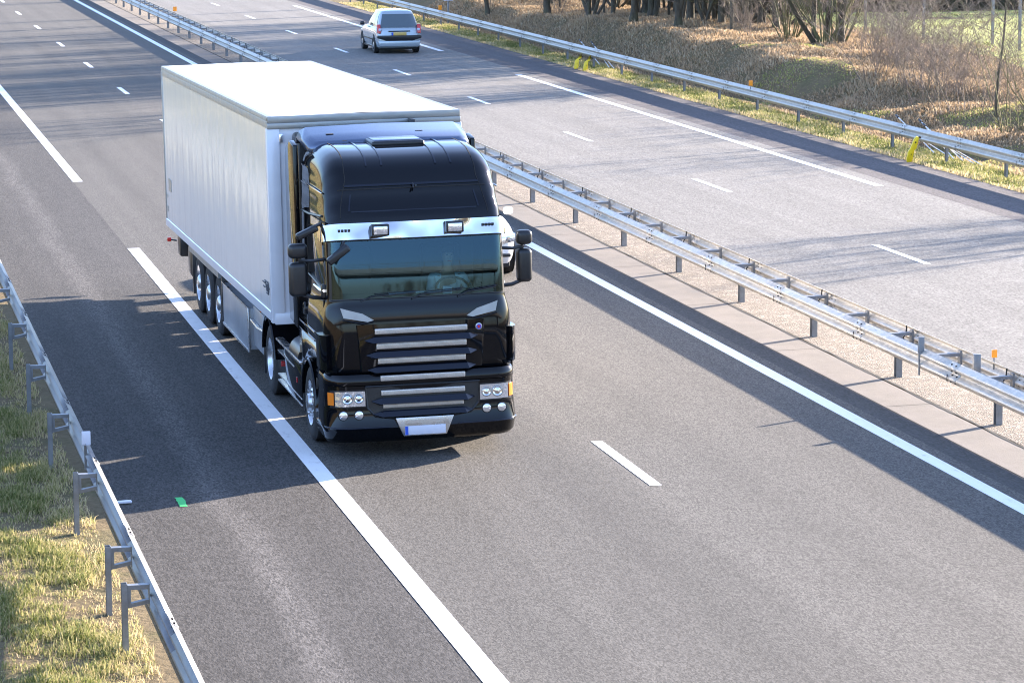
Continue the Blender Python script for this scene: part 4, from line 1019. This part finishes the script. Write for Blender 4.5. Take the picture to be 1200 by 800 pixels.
            b.build('hubcap', [K['alu'], K['dark']], e)
    b = MB(); b.box(-W*.85, W*.85, .25, L-.25, .16, .3, .03); b.build('underbody', K['chassis'], C)
    return C
make_car('silver_car', 'silver people carrier with red tail lights driving away on the far carriageway', (15.92, 118.9, 0), R(-.5), K['silver'], 4.28, 1.64, .86)
make_car('white_car', 'white car in the overtaking lane, almost hidden behind the black lorry cab', (5.50, 59.6, 0), math.pi, K['carwhite'], 4.3, 1.48, .87, .6)
# ------------------------------------------------------------------ things by the far guardrail
def yellow_board(x, y, lean, label, h=.62):
    o = empty('sign_foot', (x, y, 0)); 
    b = MB(); pts = [(0, 0), (.05, -.01), (.16, .01), (.2, .06), (.24, .3), (.31, .34), (.36, .5), (.37, h-.06), (.40, h), (.30, h+.02), (.22, h-.04), (.10, .34), (.04, .28), (-.01, .1)]
    b.prism([(x*.72, z) for x, z in pts], 'y', -.04, .04, .01); P = b.build('board', K['yellow'], o)
    b = MB(); b.lathe([(-.056, .02), (-.052, .001)], (.195, .01, h-.12), 'y', 10); b.lathe([(-.056, .012), (-.052, .001)], (.10, .01, .2), 'y', 10); b.box(.27, .33, -.03, .03, h-.03, h+.02, .01); b.build('hole', K['dark'], o)
    o.rotation_euler = (lean, 0, R(-8)); tag(o, label, 'plastic board'); return o
yellow_board(20.3, 73.75, R(8), 'bright yellow curved plastic board leaning against the far guardrail, alone at the right')
yellow_board(20.32, 108.7, R(-14), 'paler left one of two yellow boards leaning together on the far guardrail', .44)
yellow_board(20.38, 107.6, R(-6), 'right one of two yellow boards leaning together on the far guardrail', .44)
def pole_bundle(y, n, label):
    o = empty('metal_poles', (21.5, y, 0)); b = MB()
    spec = [((-.22, 1.4, .80), (-.1, -1.0, .1)), ((-.2, -.3, .82), (-.1, -2.4, .08)), ((-.2, -.6, .74), (-.05, -2.9, .08)), ((-.18, .6, .5), (.0, -1.8, .08)), ((-.2, -1.8, .42), (.05, -3.4, .05)), ((-.15, -2.4, .35), (.1, -3.9, 0.04))][:n]
    for p, q in spec:
        b2 = MB(); b2.tube([p, q], .013, 8); b2.mi = 1; d = (Vector(p)-Vector(q)).normalized(); b2.tube([Vector(p), Vector(p)+d*.14], .032, 8); b2.build('pole', [K['alu'], K['plastic']], o)
    tag(o, label, 'poles'); return o
pole_bundle(75.8, 6, 'white metal poles with black ends behind the far guardrail by the single yellow board')
pole_bundle(110.3, 3, 'few metal poles leaning behind the far guardrail by the pair of yellow boards')
# kilometre sign beyond the rail
o = empty('kilometre_sign', (22.0, 139.7, 0)); tag(o, 'small white marker sign on a grey post behind the far guardrail at the top edge', 'sign')
b = MB(); b.box(-.04, .04, -.03, .03, -.3, 1.3, .005); b.build('post', K['steel_post'], o)
b = MB(); b.box(-.22, .22, -.05, -.03, 1.0, 1.45, .006); S_ = b.build('plate', K['plate'], o)
b = MB()
for x in (-.12, .0, .12): b.box(x-.03, x+.03, -.053, -.0505, 1.08, 1.2); 
b.build('digits', K['plastic'], S_)
# sign posts / fence posts of the field fence
FP = None
def field_z(x, y): return float(terrain(x, y))
for i, (x, y) in enumerate([(31.4, 118.9), (31.7, 110.4), (32.0, 105.0), (33.4, 102.0), (33.0, 98.5), (31.3, 125.5)]):
    if FP is None:
        FP = empty('fence_post'); b = MB(); b.box(-.045, .045, -.045, .045, -.3, 1.9, .008); b.build('post', K['steel_post'], FP); b = MB(); b.box(-.06, .06, -.06, .06, 1.9, 1.97, .015); b.build('cap', K['plate'], FP); q = FP
    else: q = copy_tree(FP)
    q.location = (x, y, field_z(x, y)); tag(q, 'slim grey metal fence post standing among bare bushes at the edge of the green field', 'fence post', 'fence posts along the field')
# ------------------------------------------------------------------ trees and bushes
def branch_mesh(segs, sides=None):
    """segs: list of (p0, p1, r0, r1) -> verts, faces as arrays"""
    s = np.array([[*a, *c, ra, rb] for a, c, ra, rb in segs]); P0, P1, r0, r1 = s[:, 0:3], s[:, 3:6], s[:, 6], s[:, 7]
    n = 3 if sides is None else sides
    d = P1-P0; l = np.linalg.norm(d, axis=1, keepdims=True)+1e-9; d = d/l
    ref = np.where(np.abs(d[:, 2:3]) < .9, np.array([[0, 0, 1.]]), np.array([[1., 0, 0]])); a = np.cross(d, ref); a /= np.linalg.norm(a, axis=1, keepdims=True); c = np.cross(d, a)
    V = []; 
    for k in range(n):
        t = 2*math.pi*k/n; o = a*math.cos(t)+c*math.sin(t); V.append(P0+o*r0[:, None]); V.append(P1+o*r1[:, None])
    V = np.stack(V, 1).reshape(-1, 3); m = len(segs); base = np.arange(m)[:, None]*2*n
    F = [base+np.array([[2*k, 2*((k+1) % n), 2*((k+1) % n)+1, 2*k+1]]) for k in range(n)]
    F = np.stack(F, 1).reshape(-1, 4); return V, F
def np_mesh(name, V, F, mats_, parent=None, smooth=True, tone=None):
    me = bpy.data.meshes.new(name); k = F.shape[1]
    me.vertices.add(len(V)); me.vertices.foreach_set('co', V.astype(np.float32).ravel())
    me.loops.add(F.size); me.loops.foreach_set('vertex_index', F.astype(np.int32).ravel())
    me.polygons.add(len(F)); me.polygons.foreach_set('loop_start', np.arange(0, F.size, k, dtype=np.int32)); me.polygons.foreach_set('loop_total', np.full(len(F), k, np.int32))
    if smooth: me.polygons.foreach_set('use_smooth', np.ones(len(F), bool))
    me.update(calc_edges=True)
    if tone is not None:
        at = me.attributes.new('tone', 'FLOAT', 'POINT'); at.data.foreach_set('value', tone.astype(np.float32))
    for m in (mats_ if isinstance(mats_, (list, tuple)) else [mats_]): me.materials.append(m)
    o = bpy.data.objects.new(name, me); COL.objects.link(o)
    if parent is not None: o.parent = parent
    return o
def rnd_dir(rng, d, spread, up=0.0):
    v = np.array(d)+rng.normal(0, spread, 3); v[2] += up; return v/np.linalg.norm(v)
def grow(rng, segs, p, d, L, r, depth, nseg, spread, up, kids, shrink, twist=.12):
    """one wandering limb and its children"""
    p = np.array(p, float); st = L/nseg; rr = r
    for i in range(nseg):
        d = rnd_dir(rng, d, twist, up*.12); q = p+d*st; r2 = r*(1-(i+1)/nseg*.72); segs[min(depth, 9)].append((tuple(p), tuple(q), rr, max(r2, .0035)))
        if depth > 0 and (i > 0 or nseg < 3):
            for _ in range(kids if i < nseg-1 else kids+1):
                if rng.random() < .85:
                    a = rng.uniform(0, 2*math.pi); side = np.array([math.cos(a), math.sin(a), rng.uniform(-.1, .5)]); nd = d*.55+side*spread; nd /= np.linalg.norm(nd)
                    grow(rng, segs, p+d*st*rng.random(), nd, L*shrink*rng.uniform(.6, 1.1), max(rr*.45, .004), depth-1, max(2, nseg-1), spread, up, kids, shrink, twist*1.15)
        p = q; rr = r2
def make_tree(seed, H=9, r=.16, first=2.2, stems=1, lean=.05, tw='twig', low=True):
    rng = np.random.default_rng(seed); T = empty('tree'); trunk = {i: [] for i in range(10)}; crown = {i: [] for i in range(10)}
    for s in range(stems):
        p = np.array([rng.normal(0, .12*(stems > 1)), rng.normal(0, .12*(stems > 1)), -.3]); d = rnd_dir(rng, (0, 0, 1), lean*(1+1.5*(stems > 1))); n = 16; st = (H+.3)/n; rr = r*rng.uniform(.7, 1.1)
        for i in range(n):
            d = rnd_dir(rng, d, .045, .05); q = p+d*st; fl = 1.35 if i == 0 else 1.0; r2 = rr*.93
            trunk[0].append((tuple(p), tuple(q), rr*fl, r2)); 
            z = q[2]
            k = 0
            if z > first: k = rng.integers(2, 4)
            elif low and z > .7: k = int(rng.random() < .9)*2
            for _ in range(k):
                a = rng.uniform(0, 2*math.pi); up = .75 if z > first else .15
                nd = np.array([math.cos(a), math.sin(a), up+rng.uniform(-.3, .4)]); nd /= np.linalg.norm(nd)
                LL = (rng.uniform(1.4, 3.0) if z > first else rng.uniform(.7, 2.0))*(1-.4*z/H)
                grow(rng, crown, q, nd, LL, max(rr*.38, .012) if z > first else .014, 2, 5, .9, .3, 1, .55)
            p = q; rr = r2
    V, F = branch_mesh(trunk[0], 7); np_mesh('trunk', V, F, K['bark'], T)
    S_ = [s for k in crown for s in crown[k]]; V, F = branch_mesh(S_, 3); np_mesh('crown', V, F, K[tw], T)
    return T
def make_bush(seed, H=2.6, spread=.45, n=60, tw='twig', kids=2, rr=(.007, .016), out=.55):
    rng = np.random.default_rng(seed); T = empty('bush'); segs = {i: [] for i in range(10)}
    for s in range(n):
        a = rng.uniform(0, 2*math.pi); q = rng.random()**.5; p = np.array([math.cos(a)*q*spread, math.sin(a)*q*spread, -.1]); d = np.array([math.cos(a)*q*out, math.sin(a)*q*out, 1.0])+rng.normal(0, .12, 3); d /= np.linalg.norm(d)
        grow(rng, segs, p, d, H*rng.uniform(.55, 1.05), rng.uniform(*rr), 2, 6, .75, .25, kids, .42, .10)
    st = segs[2]; V, F = branch_mesh(st, 4); np_mesh('crown', V, F, K[tw], T)
    S_ = segs[1]+segs[0]; V, F = branch_mesh(S_, 3); np_mesh('crown', V, F, K['twig'], T)
    return T
TREES = [make_tree(1, 9.5, .17, 2.4), make_tree(2, 8.5, .13, 1.8, 2, .05), make_tree(3, 10, .15, 3.0, 1, .1, 'twig_g'), make_tree(4, 7.5, .08, 1.4, 5, .13, 'twig_g'), make_tree(5, 7, .075, 1.6, 1, .05)]
BUSH = [make_bush(11, 2.9, .5, 15), make_bush(12, 2.4, .9, 20), make_bush(13, 3.4, .35, 11, 'twig_g', 1), make_bush(14, 1.9, .5, 15), make_bush(15, 6.0, .5, 22, 'twig_g', 2, (.02, .05), .6)]
used = set(); rt = random.Random(5)
def plant(proto, i, x, y, sc, label, cat, group, rz=None):
    if (id(proto), i) not in used and proto is not None:
        o = proto[i]; key = (id(proto), i)
        if key in used: o = copy_tree(o)
        else: used.add(key)
    else: o = copy_tree(proto[i])
    o.location = (x, y, field_z(x, y)); o.rotation_euler = (0, 0, rt.uniform(0, 6.28) if rz is None else rz); s = sc; o.scale = (s, s, s*rt.uniform(.95, 1.1)); tag(o, label, cat, group); return o
# named ones, left to right in the photograph: (x, y, prototype, scale, label)
TL = [(24.3,141.5,1,.9,'dark forked bare tree just behind the far guardrail, nearest the small marker sign'),
 (25.2,133.6,2,1.25,'thick dark bare trunk on the bank between the forked tree and the trunk clump'),
 (25.2,126.0,3,1.0,'clump of several thin dark trunks rising together from the bank top'),
 (25.3,119.6,1,1.15,'pair of bare trunks joined at the base like a V on the bank top'),
 (26.2,116.0,1,1.1,'two dark trunks side by side, the left one bent, in mid tree row'),
 (27.3,118.3,0,1.1,'bare tree with a spreading root foot and one limb bent to the right'),
 (28.0,117.6,4,1.3,'straight bare trunk just right of the tree with the spreading foot'),
 (27.2,112.4,4,1.25,'slim lone straight dark trunk at the gap before the green field'),
 (28.0,104.2,3,1.25,'large multi-stemmed bare tree spreading like a fan at the right of the tree row'),
 (28.3,103.0,0,.85,'upright dark trunk standing close beside the fan-shaped tree'),
 (25.9,82.2,4,.8,'thin young tree rising above the bushes at the right edge')]
for x, y, i, sc, lab in TL: plant(TREES, i, x, y, sc, lab, 'tree', None)
rb = random.Random(21)
for k in range(22):                                       # slim trunks right behind the first row
    plant(TREES, [4, 1, 2, 3][k % 4], rb.uniform(26.6, 30), 112+k*1.7+rb.uniform(-.6, .6), rb.uniform(.7, 1.05), 'bare brown tree in the wood behind the bank, in among its neighbours', 'tree', 'trees of the wood behind the bank')
for k in range(54):                                       # belt of wood behind the named trees
    y = rb.uniform(112, 152); x = rb.uniform(27, 41) if y > 118 else rb.uniform(27.5, 30.5)
    if y < 127 and x > 31: x = rb.uniform(27, 31)
    plant(TREES, rb.randrange(5), x, y, rb.uniform(.8, 1.2), 'bare brown tree in the wood behind the bank, in among its neighbours', 'tree', 'trees of the wood behind the bank')
for k in range(60):                                       # wood edge beyond the field
    x = 34+k*1.0+rb.uniform(-.5, .5); y = 128.5+rb.uniform(0, 9)
    plant(TREES, rb.randrange(5), x, y, rb.uniform(.8, 1.2), 'bare dark tree at the wood edge beyond the green field', 'tree', 'trees beyond the field')
for (x, y, i, sc) in [(28.0,64,3,.62), (27.2,62.2,1,.55), (29,66,3,.65), (24.5,151,0,1.1), (25,158,2,1.0), (25,175,0,1.1), (24.5,184,2,1.1)]:
    plant(TREES, i, x, y, sc, 'bare roadside tree further along the bank, seen mostly by its shadow on the road', 'tree', 'trees continuing the row out of view')
# trees on both sides of the road behind the viewpoint: the windscreen and the black paint mirror them
for k in range(34):
    sg = 1 if k % 2 else -1; y = -18-k*6+rb.uniform(-2, 2); x = 4+sg*(21+rb.uniform(0, 8))
    plant(TREES, rb.randrange(5), x, y, rb.uniform(.7, 1.0), 'bare tree beside the motorway behind the viewpoint, seen only as a reflection in the lorry', 'tree', 'trees behind the viewpoint')
    plant(TREES, rb.randrange(5), x+sg*6, y+3, rb.uniform(.7, 1.0), 'bare tree beside the motorway behind the viewpoint, seen only as a reflection in the lorry', 'tree', 'trees behind the viewpoint')
# bushes
BL = [(28.1,103.4,4,.95,'fan of greenish stems filling the middle of the large multi-stemmed tree'), (27.5,106.2,4,.7,'smaller fan of greenish stems left of the large multi-stemmed tree'), (26.3,79.6,4,.6,'tallest fan of greenish stems by the right edge of the photograph'), (26.1,93.0,3,1.1,'low twiggy bush at the foot of the pale bank, left of the big thicket'), (27.3,94.2,1,1.0,'loose reddish bush left of the thicket with the green field behind'),
 (25.6,86.8,0,1.0,'dense bare thicket, its left part, in front of the green field'), (26.0,84.6,1,1.1,'dense bare thicket, its middle part, tallest of the bushes'), (26.7,88.0,0,1.05,'bare bush behind the thicket, by the fence post with a white top'),
 (25.5,80.0,2,1.15,'fan of thin upright stems at the right edge of the photograph'), (26.2,78.2,0,1.0,'bare bush cut by the right edge of the photograph'), (28.6,100.5,3,1.1,'small scrubby bush at the foot of the fan-shaped tree'),
 (26.8,108.8,3,.8,'small low bush between the lone slim trunk and the fan-shaped tree'), (23.6,118.8,2,.45,'wispy pale sapling on the shaded slope behind the guardrail'), (24.6,143.0,0,.8,'dark dense bush around the foot of the forked tree near the marker sign'), (25.6,134.5,0,.8,'dark shrub beside the thick trunk on the bank top'),
 (27.0,90.6,1,1.0,'broad loose bush behind the left part of the thicket'), (28.0,97.0,3,1.2,'straggly bush right of the fan-shaped tree')]
for x, y, i, sc, lab in BL: plant(BUSH, i, x, y, sc, lab, 'bush', None)
for k in range(10):
    y = rb.uniform(118, 152); plant(BUSH, rb.randrange(4), rb.uniform(27.5, 38), y if y > 126 else y, rb.uniform(.7, 1.1), 'leafless bush growing among the trunks of the wood', 'bush', 'bushes in the wood')
# undergrowth mass beyond the field
def undergrowth():
    rng = np.random.default_rng(8); n = 26000; x = rng.uniform(32, 95, n); y = 128.3+np.abs(rng.normal(0, 3.5, n)); z = terrain(x, y); h = rng.uniform(.8, 3.2, n)
    P0 = np.stack([x, y, z-.05], 1); P1 = P0+np.stack([rng.normal(0, .45, n), rng.normal(0, .45, n), h], 1)
    V, F = branch_mesh(list(zip(map(tuple, P0), map(tuple, P1), [.022]*n, [.006]*n)), 3); o = np_mesh('undergrowth', V, F, K['bark']); tag(o, 'dark brown undergrowth at the foot of the wood beyond the green field', 'undergrowth', kind='stuff')
undergrowth()
# ------------------------------------------------------------------ grass
def blades(name, x, y, h, w, tone, mat, label, rng, lean=.5):
    n = len(x); z = terrain(x, y)-.02; a = rng.uniform(0, 2*math.pi, n); la = rng.uniform(0, 2*math.pi, n); ll = rng.random(n)*lean*h
    ex, ey = np.cos(a)*w/2, np.sin(a)*w/2; lx, ly = np.cos(la)*ll, np.sin(la)*ll
    V = np.empty((n, 5, 3))
    V[:, 0] = np.stack([x-ex, y-ey, z], 1); V[:, 1] = np.stack([x+ex, y+ey, z], 1)
    V[:, 2] = np.stack([x+lx*.35+ex*.7, y+ly*.35+ey*.7, z+h*.55], 1); V[:, 3] = np.stack([x+lx*.35-ex*.7, y+ly*.35-ey*.7, z+h*.55], 1); V[:, 4] = np.stack([x+lx, y+ly, z+h*.9-.25*ll], 1)
    b5 = np.arange(n)[:, None]*5; F = np.concatenate([b5+np.array([[0, 1, 2]]), b5+np.array([[0, 2, 3]]), b5+np.array([[3, 2, 4]])], 0)
    o = np_mesh(name, V.reshape(-1, 3), F, K[mat], None, False, np.repeat(tone, 5)); tag(o, label, 'grass', kind='stuff'); return o
def patchy(x, y, s=1.0):
    return .5+.25*np.sin(x*1.7*s+np.sin(y*.9*s)*2)+.25*np.sin(y*1.3*s+np.sin(x*2.1*s)*1.7)
def grass():
    rng = np.random.default_rng(4)
    # near verge, left: short green-yellow turf in tussocks
    n = 330000; y = 24+rng.random(n)**1.25*34; x = -3.02-rng.random(n)**1.1*3.6; pt = patchy(x, y, 1.6)
    pt = np.clip(pt+.35*np.sin(x*9+y*3)*np.sin(y*7-x*4), 0, 1); keep = (rng.random(n) < .15+.9*pt) & ~((x > -3.28) & (rng.random(n) < .55)); x, y, pt = x[keep], y[keep], pt[keep]
    tone = np.clip(rng.normal(.50, .24, len(x))+.35*(.5-pt)+.3*smooth(-3.7, -3.1, x), 0, 1); h = rng.uniform(.03, .13, len(x))*(.4+1.1*pt)
    blades('verge_grass', x, y, h, rng.uniform(.006, .013, len(x)), tone, 'green', 'short yellow-green grass on the verge beside the left guardrail', rng, 1.3)
    n = 60000; y = 55+rng.random(n)*60; x = -3.1-rng.random(n)*8; blades('verge_grass', x, y, rng.uniform(.06, .16, n), rng.uniform(.02, .04, n), np.clip(rng.normal(.6, .2, n), 0, 1), 'green', 'dry grass of the left verge farther along', rng, 1.0)
    # left bank (out of view, mirrored in the cab paint)
    # far verge, right
    n = 90000; y = 50+rng.random(n)*110; x = 20.36+rng.random(n)**.9*1.7; pt = patchy(x*2, y, 1.1); tone = np.clip(rng.normal(.48, .22, n)+.35*(pt-.5), 0, 1)
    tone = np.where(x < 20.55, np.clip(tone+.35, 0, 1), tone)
    blades('far_verge_grass', x, y, rng.uniform(.05, .15, n)*(.6+.7*pt), rng.uniform(.018, .035, n), tone, 'green', 'sunlit yellow-green grass strip under the far guardrail', rng, 1.0)
    # bank
    n = 290000; y = 58+rng.random(n)*95; x = 21.7+rng.random(n)*11; pt = patchy(x, y, .55); pt2 = patchy(x+9, y*1.3+4, .35)
    k = (x < 31.2) | (rng.random(n) < .3); x, y, pt, pt2 = x[k], y[k], pt[k], pt2[k]; n = len(x)
    gm = (pt2 > .62) & (y < 104) & (x < 27.5)
    tone = np.clip(rng.normal(.5, .2, n)+.12*(pt-.5), 0, .9); tone = np.where(gm & (rng.random(n) < .6), 1.0, tone)
    h = rng.uniform(.06, .20, n)*(.5+.9*pt)*np.where(gm, .5, 1)
    blades('bank_grass', x, y, h, rng.uniform(.018, .04, n), tone, 'dry', 'dry straw-coloured grass covering the bank below the trees', rng, 1.9)
    n = 26000; y = 84+rng.random(n)*44; x = 31+rng.random(n)*18; blades('field_tufts', x, y, rng.uniform(.03, .07, n), rng.uniform(.03, .06, n), np.clip(rng.normal(.45, .2, n), 0, 1), 'green', 'bright green grass of the field behind the bushes', rng, .8)
grass()
